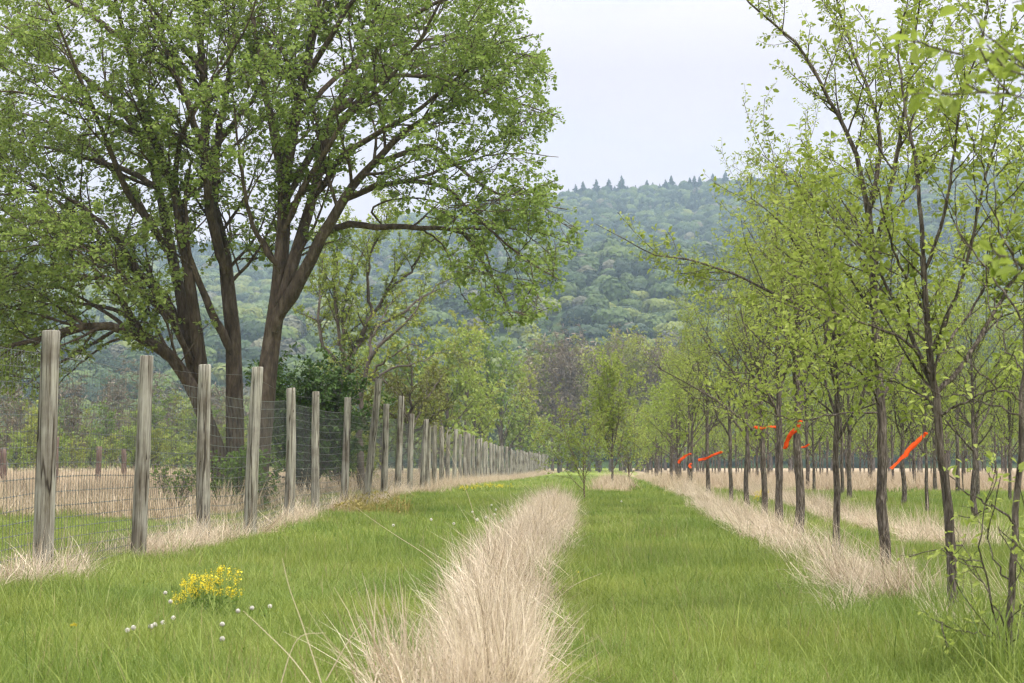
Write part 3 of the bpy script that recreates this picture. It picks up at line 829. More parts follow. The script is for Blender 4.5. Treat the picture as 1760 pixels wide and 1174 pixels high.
def keep_left(p):
    u, v = project(p)
    low = np.interp(u, [-300, 0, 60, 120, 200, 260, 330, 420, 470], [720, 700, 700, 640, 620, 600, 560, 560, 460])
    return (v < low) & (v > -330) & (u > -420) & (u < 640)
maple("old_maple", "big old maple with several dark stems fanning from one base, arching left", (380, 870), 46.5, [
    ([(384, 905), (378, 800), (362, 745), (335, 680), (305, 628), (280, 600), (255, 588), (225, 572), (190, 562), (140, 563), (95, 577), (40, 588), (-50, 610)], .36, .04, -2.0),
    ([(366, 745), (338, 660), (318, 590), (285, 520), (240, 468), (190, 428), (130, 372), (60, 320), (-30, 270)], .24, .03, 1.0),
    ([(355, 700), (330, 600), (308, 500), (288, 400), (272, 320), (250, 245), (200, 180), (130, 120), (50, 70), (-40, 20)], .25, .03, 2.2),
    ([(352, 690), (338, 590), (325, 480), (312, 400), (300, 330), (268, 250), (240, 160), (212, 60), (192, -40), (180, -150)], .25, .03, -1.6),
    ([(400, 905), (404, 800), (404, 720), (402, 640), (398, 560), (390, 470), (376, 400), (360, 330), (351, 270), (355, 200), (350, 120), (340, 40), (330, -80), (325, -190)], .36, .05, .6),
    ([(388, 470), (366, 390), (358, 310), (345, 240), (320, 170), (290, 100), (260, 20), (235, -80)], .20, .03, -2.6),
    ([(364, 350), (374, 250), (386, 180), (397, 100), (402, 20), (400, -100)], .17, .03, 2.6),
    ([(398, 610), (372, 555), (350, 505), (332, 460), (322, 400), (320, 340), (330, 270)], .17, .03, -1.0),
    ([(300, 560), (240, 500), (180, 480), (110, 475), (40, 468), (-50, 495)], .11, .015, -2.4),
    ([(250, 480), (190, 400), (120, 340), (50, 330), (-40, 345)], .12, .015, -1.4),
    ([(270, 320), (210, 290), (140, 270), (60, 250), (-40, 240)], .11, .015, 2.0),
    ([(352, 130), (300, 60), (250, 0), (190, -60), (120, -110)], .11, .015, -1.2),
    ([(268, 250), (200, 210), (120, 170), (40, 160), (-60, 150)], .11, .015, -3.0),
    ([(212, 70), (150, 20), (80, -20), (0, -60)], .10, .015, 1.0),
    ([(190, 430), (120, 420), (60, 400), (0, 405), (-60, 420)], .10, .012, 1.8),
    ([(200, 566), (160, 590), (110, 620), (60, 650), (10, 690)], .07, .012, -2.5),
    ([(270, 600), (210, 540), (130, 520), (60, 520), (-40, 540)], .10, .014, 2.4),
    ([(352, 270), (420, 190), (470, 110), (510, 20), (540, -80)], .12, .02, 2.8),
    ([(320, 400), (300, 300), (330, 190), (400, 90), (450, -20)], .12, .02, -4.0),
    ([(285, 420), (220, 330), (170, 210), (120, 90), (60, -40)], .13, .02, -4.4),
    ([(290, 440), (240, 350), (160, 260), (60, 200), (-60, 190)], .13, .02, 4.6),
    ([(240, 576), (190, 545), (120, 500), (50, 480), (-40, 470)], .08, .012, 3.2),
    ([(262, 590), (210, 520), (150, 450), (90, 420), (20, 430)], .08, .012, -3.4),
    ([(225, 573), (170, 600), (110, 650), (70, 690)], .05, .010, 1.2),
    ([(150, 562), (90, 590), (40, 630), (-10, 680)], .05, .010, 2.0),
    ([(150, 562), (110, 530), (60, 520), (0, 530)], .05, .010, -1.4),
    ([(330, 620), (300, 530), (240, 450), (200, 400), (130, 380)], .09, .012, 3.0),
    ([(338, 640), (290, 540), (230, 490), (170, 440), (90, 400)], .09, .012, -3.2),
], 202, keep_left)

# ------------------------------------------------------------------ generic trees
def grow(rng, H, clear, r0, nl, ang, ll, up, d2, l2, d3, l3, leaf_m, k1=12, lean=(0, 0), kink=0.0, jit=.10, multi=1, spread=.5, ratio=.6, rmin3=.003, leafdroop=.25, taper1=.45, topf=.92):
    W_ = Wood()
    tr = []
    for s in range(multi):
        t = np.linspace(0, 1, k1)
        p = np.zeros((k1, 3)); p[:, 2] = t * H * topf * rng.uniform(.85, 1.0) if multi > 1 else t * H * topf
        wob = np.cumsum(rng.normal(0, .012 * H / 6, (k1, 2)), 0); wob -= wob[0]
        p[:, :2] += wob + np.array(lean) * t[:, None] * H
        if multi > 1:
            a = rng.uniform(0, 6.28); p[:, 0] += np.cos(a) * spread * t ** .8 * H * rng.uniform(.3, 1); p[:, 1] += np.sin(a) * spread * t ** .8 * H * rng.uniform(.3, 1)
        if kink: p[:, 0] += kink * np.exp(-((p[:, 2] - .75) / .35) ** 2)
        p[0, 2] = -.12
        tr.append(p)
    tr = np.array(tr)
    R = np.broadcast_to(r0 * (1 - .93 * np.linspace(0, 1, k1) ** 1.1), (multi, k1)).copy()
    R[:, 0] *= 1.22
    if multi == 1:      # finer trunk for the bark outline
        f = catmull(tr[0], 26); W_.add(f[None], np.interp(np.linspace(0, 1, 26), np.linspace(0, 1, k1), R[0])[None], 10)
    else: W_.add(tr, R, 6)
    A, AR = spawn(rng, tr, R, 0, clear / H, .95, ang, ll, 10, jit, up, ratio, taper1, rmin=.008, count=nl, rtip=.22)
    W_.add(A, AR, 6)
    src, srcR = A, AR
    B, BR = spawn(rng, A, AR, d2, .12, 1.0, (25, 60), l2, 7, .13, up * .8, .6, .4, rmin=.0045, rtip=.35)
    # the leader carries side shoots as well
    B2, BR2 = spawn(rng, tr, R, d2, clear / H + .1, 1.0, (30, 60), l2, 7, .12, up, .4, .3, rmin=.0045, rtip=.35)
    B, BR = np.concatenate([B, B2]), np.concatenate([BR, BR2])
    W_.add(B, BR, 4)
    C, CR = spawn(rng, B, BR, d3, .1, 1.0, (30, 70), l3, 4, .16, .03, .6, .3, rmin=rmin3)
    W_.add(C, CR, 3)
    lv = []
    if leaf_m:
        lv = [leaf_pos(rng, C, leaf_m, .05, 1.03, .9, leafdroop), leaf_pos(rng, B, leaf_m * .6, .3, 1.02, .9, leafdroop), leaf_pos(rng, A, leaf_m * .25, .55, 1.02, .9, leafdroop)]
    return W_, lv

def build_tree(name, label, cat, loc, W_, lv, rng, leafsize, bark, leafm, rotz=0, group=None, width=.55, scale=1.0, flatness=1.0, lump=.03):
    t = thing(name, label, cat, loc, rotz, group, scale)
    child("trunk", W_.mesh(name + "_trunk", bark, lump=lump, seed=9), t)
    if lv:
        pos = np.concatenate([p for p, d in lv]); dr = np.concatenate([d for p, d in lv])
        child("crown", leaf_mesh(name + "_crown", rng, pos, dr, leafsize, leafm, width=width, flatness=flatness), t)
        print(name, "leaves", len(pos))
    return t

def gl(px, d, x=None):
    x = X(px, d) if x is None else x
    return np.array([x, d, gz(x, d)])

# --- the elm plantation
EG = "young elms of the plantation rows"
def elm(seed, H=6.3, clear=1.9, r0=.062, leaf_m=27, nl=12, **k):
    rng = np.random.default_rng(seed)
    return grow(rng, H, clear, r0, nl, (22, 50), (1.9, 3.3), .055, 3.6, (.5, 1.5), 7.5, (.15, .5), leaf_m, **k), rng

(Wd, lv), rg_ = elm(31, kink=.12, r0=.085); e1 = build_tree("young_elm", "young elm whose trunk kinks low down, with a curving orange ribbon on its stem", "tree", gl(1366, 29), Wd, lv, rg_, .048, M_elm_bark, M_elm, .6, EG)
(Wd, lv), rg_ = elm(32, clear=1.7, r0=.06); e2 = build_tree("young_elm", "slender young elm with forked stem, between the kinked trunk and the thick flaking trunk", "tree", gl(1435, 22.5), Wd, lv, rg_, .05, M_elm_bark, M_elm, 2.1, EG, scale=.86)
(Wd, lv), rg_ = elm(33, H=6.6, r0=.08); e3 = build_tree("young_elm", "straight young elm just left of the kinked trunk, its foot in pale straw", "tree", gl(1337, 33.7), Wd, lv, rg_, .048, M_elm_bark, M_elm, 4.0, EG)
(Wd, lv), rg_ = elm(34, H=6.0, r0=.075, lean=(-.035, 0)); e4 = build_tree("young_elm", "young elm with its stem bowing left, second in line beyond the kinked trunk", "tree", gl(1312, 38.6), Wd, lv, rg_, .048, M_elm_bark, M_elm, 0.0, EG)
ep = [e1, e2, e3, e4]
dup(e1, gl(1285, 43.8), 2.6, (.8, .8, .98), "slim young elm with a kinked stem in the gap left of the bowed stem")
dup(e2, gl(1255, 49), 5.2, 1.02, "thin straight young elm next to the right of the long low orange ribbon")
dup(e3, gl(1216, 56), 1.2, .95, "young elm whose thick lower trunk is crossed by the long low orange ribbon")
dup(e4, gl(1187, 66), 3.3, .95, "young elm with two small orange ribbons, farthest left of the ribboned trees")

# far rows, lighter meshes
def elm_lod(seed, H, nleaf):
    rng = np.random.default_rng(seed)
    W_, lv = grow(rng, H, 1.5, .07, 11, (22, 52), (1.5, 2.8), .06, 2.2, (.5, 1.3), 3.6, (.2, .5), nleaf, k1=8, rmin3=.004)
    return W_, lv, rng
LODL = "slim young elm in the crowded plantation rows beyond the mown grass"
lods = []
rng = np.random.default_rng(77)
spots = []
for row in range(1, 13):
    y = 22.0 + rng.uniform(0, 3)
    x0 = 4.35 * (row - 1) + 3.05
    while y < 165:
        x = x0 + .058 * y + rng.normal(0, .22)
        if row == 1 and y < 69: y += 4.3; continue
        if x / y < .325 and y > 24 + (0 if row > 2 else 6):
            if not (row >= 2 and x / y < .305 and y < 33):
                if rng.uniform() < .93: spots.append((x, y))
        y += 4.3 + rng.normal(0, .3) + (1.2 if y > 100 else 0)
spots.sort(key=lambda s: s[1])
spots = spots[:270]
print("plantation elms", len(spots))
for i, (x, y) in enumerate(spots):
    rz = rng.uniform(0, 6.28); s = rng.uniform(.78, 1.06); s3 = (s, s, s * rng.uniform(.9, 1.05))
    if y < 62:
        dup(ep[rng.integers(0, 4)], (x, y, gz(x, y)), rz, s3, "slim young elm of the second and third plantation rows, standing in short green grass")
    elif len(lods) < 4:
        W_, lv, rg_ = elm_lod(60 + len(lods), 5.9 + .3 * len(lods), 20)
        lods.append(build_tree("young_elm", LODL, "tree", (x, y, gz(x, y)), W_, lv, rg_, .11, M_elm_bark, M_elm_far, rz, EG, scale=s))
    else:
        dup(lods[rng.integers(0, 4)], (x, y, gz(x, y)), rz, s3)

# the two nearest elms of the row: traced
def traced_elm(label, base_px, d, limbs, seed, keep=None, dens=(6.0, 9.5), leaf_m=54, leaf=.048, name="young_elm", grp=EG, leafm=None, ljit=.006, l2=(.45, 1.3), l3=(.12, .42), t0=.25, bark=None):
    rng = np.random.default_rng(seed)
    W_ = Wood(); LP = []; LR = []
    for (pts, r0, r1, dd) in limbs:
        q = limb(pts, d, d + dd, k=20); q[1:-1] += ljit * rng.normal(0, 1, (18, 3))
        LP.append(q); rr_ = np.linspace(r0 * .76, r1 * .8, 20)
        if len(LR): rr_[0] *= .5
        LR.append(rr_)
    LP, LR = np.array(LP), np.array(LR)
    W_.add(LP, LR, 10)
    A, AR = spawn(rng, LP[1:], LR[1:], dens[0], t0, 1.0, (22, 55), l2, 8, .11, .06, .5, .4, rmin=.0045, rtip=.3)
    A0, AR0 = spawn(rng, LP[:1], LR[:1], dens[0], .55, 1.0, (30, 60), l2, 8, .11, .06, .4, .4, rmin=.0045, rtip=.3)
    A, AR = np.concatenate([A, A0]), np.concatenate([AR, AR0])
    if keep is not None: m_ = keep(A[:, -1]); A, AR = A[m_], AR[m_]
    W_.add(A, AR, 5)
    B, BR = spawn(rng, A, AR, dens[1], .1, 1.0, (30, 65), l3, 5, .15, .04, .6, .3, rmin=.0025)
    if keep is not None: m_ = keep(B[:, -1]); B, BR = B[m_], BR[m_]
    W_.add(B, BR, 3)
    lv = [leaf_pos(rng, B, leaf_m, .05, 1.03, .9, .3), leaf_pos(rng, A, leaf_m * .7, .2, 1.03, .9, .3), leaf_pos(rng, LP[1:], leaf_m * .35, .55, 1.02, .9, .3)]
    base = P(*base_px, d); base[2] = gz(base[0], base[1])
    t = thing(name, label, "tree", base, 0, grp)
    child("trunk", W_.mesh(name + "_trunk", bark or M_elm_bark, base, lump=.035, seed=seed), t)
    pos = np.concatenate([p for p, q in lv]); dr = np.concatenate([q for p, q in lv])
    child("crown", leaf_mesh(name + "_crown", rng, pos, dr, leaf, leafm or M_elm, width=.55, flatness=1.0, origin=base), t)
    print(name, "leaves", len(pos))
    return t

def keep_t2(p):
    u, v = project(p); return (v < 770) & (u > np.interp(v, [-100, 0, 90, 250, 380, 450, 560, 700], [1240, 1275, 1265, 1270, 1020, 1060, 1100, 1250]))
traced_elm("young elm with a thick flaking trunk rising out of straw, limbs spread against sky", (1525, 992), 20.2, [
    ([(1526, 1005), (1520, 930), (1514, 850), (1516, 760), (1513, 690), (1508, 600), (1502, 500), (1498, 420), (1492, 350)], .088, .05, 0),
    ([(1498, 400), (1472, 270), (1440, 200), (1380, 90), (1330, 40), (1290, 5), (1255, -40)], .045, .010, -.5),
    ([(1494, 360), (1512, 270), (1508, 200), (1470, 100), (1440, 10), (1425, -90)], .042, .010, .7),
    ([(1500, 440), (1538, 290), (1558, 160), (1578, 20), (1590, -100)], .042, .010, -.8),
    ([(1498, 480), (1450, 400), (1400, 340), (1350, 300), (1310, 265)], .03, .006, 1.0),
    ([(1512, 660), (1450, 580), (1400, 540), (1330, 505), (1255, 468), (1180, 445), (1130, 440), (1075, 412), (1022, 384)], .034, .004, .9),
    ([(1510, 620), (1440, 520), (1380, 440), (1340, 380), (1290, 340)], .03, .006, -.9),
    ([(1514, 690), (1560, 600), (1600, 520), (1640, 450), (1660, 380)], .03, .006, 1.6),
    ([(1516, 710), (1440, 712), (1380, 722), (1330, 712), (1290, 690)], .018, .004, -.6),
    ([(1512, 640), (1470, 560), (1420, 500), (1360, 470), (1290, 420)], .026, .005, 1.8),
    ([(1500, 470), (1530, 380), (1590, 300), (1640, 200), (1660, 80)], .03, .006, 1.5),
    ([(1514, 700), (1480, 640), (1440, 620), (1390, 610), (1340, 590)], .02, .005, -1.6),
], 41, keep_t2)
def keep_t1(p):
    u, v = project(p); return (v < 790) & (u > 1330)
traced_elm("nearest young elm of the row, rough trunk in green grass beside the largest ribbon", (1640, 1070), 14.5, [
    ([(1642, 1090), (1637, 1000), (1632, 900), (1624, 820), (1616, 760), (1610, 700), (1604, 655), (1597, 600), (1590, 520), (1586, 440)], .062, .030, 0),
    ([(1606, 672), (1575, 600), (1545, 530), (1510, 465), (1480, 400), (1440, 330)], .030, .006, .5),
    ([(1588, 450), (1582, 360), (1572, 270), (1556, 180), (1545, 90), (1560, -20)], .028, .006, .4),
    ([(1608, 680), (1655, 625), (1692, 565), (1730, 500), (1780, 420), (1820, 320)], .032, .006, .7),
    ([(1598, 610), (1640, 520), (1670, 420), (1690, 320), (1720, 200), (1730, 80)], .026, .005, -.4),
    ([(1604, 650), (1560, 590), (1500, 560), (1440, 540), (1380, 520)], .022, .004, -.5),
    ([(1588, 470), (1620, 380), (1640, 270), (1655, 160), (1690, 60), (1700, -40)], .022, .005, -.6),
    ([(1612, 715), (1660, 690), (1710, 670), (1770, 660)], .016, .004, -.3),
    ([(1610, 700), (1570, 670), (1520, 655), (1470, 660)], .014, .003, .3),
    ([(1618, 745), (1606, 738), (1590, 744), (1572, 738)], .006, .003, 0),
    ([(1592, 540), (1545, 450), (1520, 370), (1500, 290)], .02, .004, -.7),
    ([(1600, 640), (1650, 560), (1700, 480), (1740, 380), (1750, 300)], .02, .004, 1.2),
], 43, keep_t1)

# sapling with basal shoots at the right edge
def keep_s(p):
    u, v = project(p); return v < 1160
traced_elm("bushy elm sapling with thin stem and low arching shoots at the photo's right edge", (1735, 1160), 11.0, [
    ([(1736, 1175), (1738, 1080), (1743, 980), (1748, 880), (1754, 790), (1758, 690), (1764, 560), (1775, 400), (1790, 250)], .034, .012, .1),
    ([(1734, 1160), (1715, 1090), (1700, 1020), (1688, 950), (1692, 880), (1712, 800)], .011, .003, -.3),
    ([(1740, 1130), (1720, 1060), (1690, 1000), (1660, 950), (1640, 905)], .009, .002, .2),
    ([(1748, 905), (1722, 880), (1690, 860), (1650, 842), (1620, 800), (1580, 770)], .010, .002, .2),
    ([(1742, 1010), (1715, 975), (1700, 920), (1705, 860)], .008, .002, .3),
    ([(1738, 1100), (1690, 1090), (1650, 1085), (1600, 1062)], .006, .002, -.2),
    ([(1758, 690), (1700, 655), (1640, 600), (1590, 560)], .009, .0025, -.5),
    ([(1757, 720), (1690, 690), (1620, 680), (1560, 690)], .008, .0025, .3),
    ([(1764, 560), (1700, 470), (1650, 400), (1630, 330)], .010, .003, .2),
    ([(1738, 1120), (1760, 1040), (1770, 960), (1765, 880)], .008, .002, -.3),
    ([(1768, 500), (1720, 400), (1690, 300), (1670, 230)], .010, .003, -.5),
    ([(1760, 640), (1725, 590), (1700, 520), (1690, 450)], .008, .003, .6),
], 47, keep_s, dens=(4.0, 6.0), leaf_m=26, leaf=.042, name="elm_sapling", grp=None, l2=(.2, .6), l3=(.08, .22), t0=.2, ljit=.012)

# neighbour just outside the frame, whose out-of-focus twigs hang into the top right corner
def keep_n(p):
    u, v = project(p); return (u > 1560) & ((v < 205) | ((v > 400) & (v < 500) & (u > 1685)) | (u > 1790))
traced_elm("branch tips of a close elm with large leaves, hanging into the top right corner", (2050, 1400), 5.6, [
    ([(2060, 1500), (2055, 1300), (2045, 1000), (2030, 600), (2020, 200), (2000, -200)], .05, .02, 0),
    ([(2020, 200), (1940, 200), (1850, 182), (1760, 166), (1690, 160), (1630, 158), (1560, 165)], .008, .0015, -.35),
    ([(2024, 300), (1930, 230), (1850, 165), (1790, 140), (1720, 112), (1660, 90), (1620, 96)], .008, .0015, .15),
    ([(2030, 260), (1920, 190), (1820, 160), (1760, 118), (1700, 60), (1650, 8), (1620, -30)], .008, .002, -.2),
    ([(2028, 620), (1940, 560), (1850, 500), (1780, 470), (1700, 432)], .008, .0015, -.5),
    ([(2010, 0), (1900, 0), (1800, -10), (1740, 5)], .008, .0015, .3),
], 53, keep_n, dens=(5, 6.0), leaf_m=64, leaf=.046, name="overhanging_elm", grp=None, l2=(.10, .30), l3=(.05, .12), t0=.45, ljit=.006)

# saplings in the middle row
(Wd, lv), rg_ = elm(35, H=5.4, clear=.8, r0=.055, leaf_m=30, nl=15)
build_tree("elm_sapling", "small bushy elm standing alone in the straw where the middle strip ends", "tree", gl(1052, 72), Wd, lv, rg_, .085, M_elm_bark, M_elm, 1.0)
(Wd, lv), rg_ = elm(36, H=2.3, clear=.5, r0=.026, leaf_m=20, nl=5, multi=2, spread=.12)
s1 = build_tree("elm_sapling", "spindly nearly bare elm sapling at the far end of the middle straw strip", "tree", gl(1004, 52), Wd, lv, rg_, .06, M_twig, M_elm, 0, scale=(.9))
dup(s1, gl(1082, 80), 2.0, 1.1, "thin many stemmed sapling just right of the lone bushy elm")

# --- trees and bushes behind the fence
rng = np.random.default_rng(90)
def bush(label, px, d, H, Wd_, leaf, mat, seed, n_leaf=9, stems=9, name="bush", bark=None, cat="bush", dens=(2.2, 4.0), group=None):
    rg = np.random.default_rng(seed)
    W_, lv = grow(rg, H, H * .12, .05 * H / 3, 6, (25, 60), (H * .25, H * .5), .03, dens[0], (H * .12, H * .3), dens[1], (.2, .55), n_leaf, k1=8, multi=stems, spread=Wd_ / H * .55, jit=.13, rmin3=.004)
    return build_tree(name, label, cat, gl(px, d), W_, lv, rg, leaf, bark or M_far_bark, mat, rg.uniform(0, 6), group, width=.6, flatness=.8)
bush("dense dark evergreen bush behind the fence, right of the leaning maple trunk", 528, 56, 4.5, 2.9, .11, M_yew, 301, 26, 12, name="evergreen_bush", dens=(3.2, 5.5))
bush("low mid green bush at the foot of the maples, behind the fence", 412, 42.5, 1.4, 2.2, .085, M_bushgreen, 302, 36, 12, dens=(4.0, 6.0))
bush("small green bush behind the fence, left of the maple stems", 305, 43.5, 1.1, 1.2, .075, M_bushgreen, 303, 18, 8, dens=(4, 6))
bush("round yellow green bush just behind the leaning fence post, lower than the olive tree", 625, 66, 2.5, 1.8, .10, M_yellowgreen, 304, 24, 9, dens=(3, 4))
bush("dark green bush between the evergreen and the olive crabapple", 585, 62, 2.4, 1.5, .10, M_bushgreen, 305, 16, 9, dens=(3, 5))

# thin mid-sized trees with fresh yellow-green leaves under the maple's long limb
def traced_mid(label, base_px, d, limbs, seed, leafm, name, cat="tree", leaf=.10, leaf_m=8, bark=None, l2=(.7, 2.0), dens=(3.6, 6), droop=.3):
    rng = np.random.default_rng(seed)
    W_ = Wood(); LP = []; LR = []
    for (pts, r0, r1, dd) in limbs:
        q = limb(pts, d, d + dd, k=16); q[1:-1] += .04 * rng.normal(0, 1, (14, 3))
        LP.append(q); LR.append(np.linspace(r0 * .75, r1 * .7, 16))
    LP, LR = np.array(LP), np.array(LR); W_.add(LP, LR, 8)
    A, AR = spawn(rng, LP, LR, dens[0], .3, 1.0, (22, 55), l2, 8, .13, .05, .5, .4, rmin=.012, rtip=.3); W_.add(A, AR, 5)
    B, BR = spawn(rng, A, AR, dens[1], .1, 1.0, (30, 65), (.3, .9), 5, .16, .03, .6, .3, rmin=.006); W_.add(B, BR, 3)
    lv = [leaf_pos(rng, B, leaf_m, .05, 1.03, .9, droop), leaf_pos(rng, A, leaf_m * .6, .3, 1.03, .9, droop)]
    base = P(*base_px, d); base[2] = gz(base[0], base[1])
    t, nl = finish_tree(name, label, cat, base, W_, lv, rng, leaf, bark or M_far_bark, leafm, width=.6)
    print(name, nl)
    return t
traced_mid("open yellow green tree with several forking grey stems under the maple's long limb", (605, 850), 70, [
    ([(606, 870), (604, 760), (602, 680), (598, 640), (615, 590), (640, 540), (665, 500), (690, 450), (720, 420)], .26, .03, 0),
    ([(604, 700), (596, 640), (588, 590), (590, 530), (600, 490), (620, 440), (640, 400)], .16, .02, 2),
    ([(598, 645), (580, 560), (575, 500), (580, 440), (590, 390)], .12, .02, -2),
    ([(612, 596), (650, 560), (700, 530), (740, 500), (790, 470)], .12, .02, 2),
    ([(640, 540), (632, 480), (640, 430), (660, 390), (670, 350)], .10, .02, -2),
    ([(604, 650), (560, 600), (550, 560), (548, 500), (556, 440), (545, 400)], .12, .02, 1),
    ([(665, 500), (700, 470), (735, 420), (770, 390)], .08, .02, -1),
], 311, M_elm_far, "open_tree", leaf=.10, leaf_m=34)
traced_mid("grey stemmed tree leaning right, with two long bare curving low branches", (622, 850), 62, [
    ([(620, 860), (620, 740), (622, 670), (628, 640), (650, 600), (690, 560), (720, 520), (750, 500)], .20, .02, 0),
    ([(626, 660), (650, 630), (690, 600), (735, 586)], .07, .015, -1),
    ([(626, 660), (680, 632), (730, 620), (765, 600)], .07, .015, 1),
    ([(632, 630), (640, 580), (660, 540), (690, 500)], .09, .015, 1.5),
], 312, M_yellowgreen, "leaning_tree", leaf=.11, leaf_m=14, dens=(2.2, 4.0), l2=(.5, 1.3))
traced_mid("olive brown crabapple with a wide low crown, just behind the fence posts", (705, 850), 68, [
    ([(705, 860), (704, 780), (700, 735), (690, 690), (670, 660), (640, 640)], .14, .02, 1),
    ([(704, 770), (705, 720), (705, 680), (710, 640), (700, 610)], .12, .02, -1),
    ([(703, 760), (715, 720), (730, 690), (750, 660), (765, 640)], .11, .02, 1),
    ([(703, 750), (730, 730), (755, 710), (775, 695)], .08, .02, -1.5),
    ([(703, 750), (680, 720), (655, 700), (630, 690)], .08, .02, -1.5),
    ([(703, 740), (712, 700), (735, 670), (730, 640)], .08, .02, 2.5),
    ([(703, 740), (690, 700), (690, 670), (670, 640)], .08, .02, -3),
], 313, M_olive, "crabapple", leaf=.10, leaf_m=24, dens=(4, 6), l2=(.4, 1.1))

# background trees: several kinds, each tree its own object
def bg_proto(kind, seed):
    rg = np.random.default_rng(seed)
    if kind == "green":
        W_, lv = grow(rg, 13, 2.5, .22, 15, (20, 55), (3, 5.5), .03, 1.3, (1.2, 3), 2.2, (.5, 1.2), 9, k1=9, rmin3=.012); return W_, lv, rg, .30, M_green, M_far_bark
    if kind == "yellow":
        W_, lv = grow(rg, 12, 2, .2, 15, (18, 48), (3, 5.5), .06, 1.3, (1.2, 3), 2.2, (.5, 1.2), 8, k1=9, rmin3=.012); return W_, lv, rg, .28, M_yellowgreen, M_far_bark
    if kind == "pale":
        W_, lv = grow(rg, 11, 1, .2, 17, (20, 60), (3, 5), .03, 1.3, (1.2, 3), 2.2, (.5, 1.2), 9, k1=9, rmin3=.012); return W_, lv, rg, .28, M_elm_far, M_far_bark
    W_, lv = grow(rg, 14, 3, .2, 16, (14, 38), (3, 6), .08, 1.3, (1.2, 3.2), 2.8, (.6, 1.6), 2.0, k1=9, rmin3=.016); return W_, lv, rg, .55, M_budbrown, M_bare_bark
M_bare_bark = bark_mat("bare_bark", (.075, .062, .055), (.125, .105, .092), (.19, .165, .145), 5, 1.5, .2, .05)
BG = {}
NAMES = {"green": ("leafy_tree", "mid green spring tree in the line of trees beyond the field"),
         "yellow": ("budding_tree", "yellow green budding tree in the line of trees beyond the field"),
         "pale": ("pale_tree", "bright light green bushy tree in the line of trees beyond the field"),
         "bare": ("bare_tree", "leafless grey brown tree in the line of trees beyond the field")}
cnt = {}
def bg_tree(kind, px, d, H, label=None, wide=1.0):
    nm, lab = NAMES[kind]
    v = cnt.get(kind, 0); cnt[kind] = v + 1
    key = (kind, v % 3)
    base_h = {"green": 13, "yellow": 12, "pale": 11, "bare": 14}[kind]
    s = H / base_h
    loc = gl(px, d) - np.array([0, 0, .1]); rz = rng.uniform(0, 6.28)
    g = "trees beyond the field"
    if key not in BG:
        W_, lv, rg, lf, mat, bark = bg_proto(kind, 400 + 10 * v + len(kind))
        BG[key] = build_tree(nm, label or lab, "tree", loc, W_, lv, rg, lf, bark, mat, rz, g, width=.09 if kind == 'bare' else .6, flatness=.7)
        BG[key].scale = (s * wide, s * wide, s)
    else:
        t = dup(BG[key], loc, rz, (s * wide, s * wide, s), label or lab, g)
def hgt(py, d): return (790 - py) / F * d + EYE + .6
# right behind the fence's far part
for (k, px, py, d, w_) in [("pale", 770, 585, 135, 1.0), ("green", 722, 600, 150, .9), ("yellow", 800, 560, 165, .9), ("green", 835, 575, 185, .9), ("pale", 862, 600, 200, .9),
                           ("yellow", 895, 640, 215, 1.1), ("pale", 815, 640, 150, .8), ("yellow", 745, 640, 120, .8), ("green", 690, 600, 140, 1), ("pale", 655, 610, 150, 1.0), ("yellow", 580, 620, 150, 1),
                           ("pale", 925, 720, 250, 1.1), ("green", 905, 700, 240, 1.0), ("pale", 960, 730, 262, 1.2), ("green", 985, 735, 270, 1.3), ("pale", 1030, 715, 275, 1.2), ("green", 1075, 725, 270, 1.2), ("pale", 1110, 700, 260, 1.2)]:
    bg_tree(k, px, d, hgt(py, d), wide=w_)
# grey wood edge across the middle
for i in range(30):
    px = 905 + i * 10.0 + rng.uniform(-6, 6); d = rng.uniform(285, 350)
    py = np.interp(px, [880, 930, 1000, 1100, 1200], [640, 592, 596, 586, 600]) + rng.uniform(-4, 22)
    bg_tree("bare" if rng.uniform() < .58 else "yellow", px, d, hgt(py, d), wide=.95)
for i in range(16):
    px = 1210 + i * 36 + rng.uniform(-12, 12); d = rng.uniform(240, 320)
    bg_tree(["bare", "yellow", "green", "pale"][i % 4], px, d, hgt(rng.uniform(600, 680), d), wide=1.0)
# far left, beyond the dry field
for i in range(30):
    px = -40 + i * 16.5 + rng.uniform(-9, 9); d = rng.uniform(150, 215)
    k = ["bare", "yellow", "pale", "bare", "green"][i % 5]
    py = {"bare": 655, "yellow": 690, "pale": 715, "green": 680}[k] + rng.uniform(-18, 25)
    bg_tree(k, px, d, hgt(py, d), wide=1.1)
for i in range(16):
    px = 20 + i * 36 + rng.uniform(-9, 9); d = rng.uniform(120, 150)
    bg_tree(["pale", "yellow"][i % 2], px, d, hgt(rng.uniform(735, 765), d), wide=1.5)

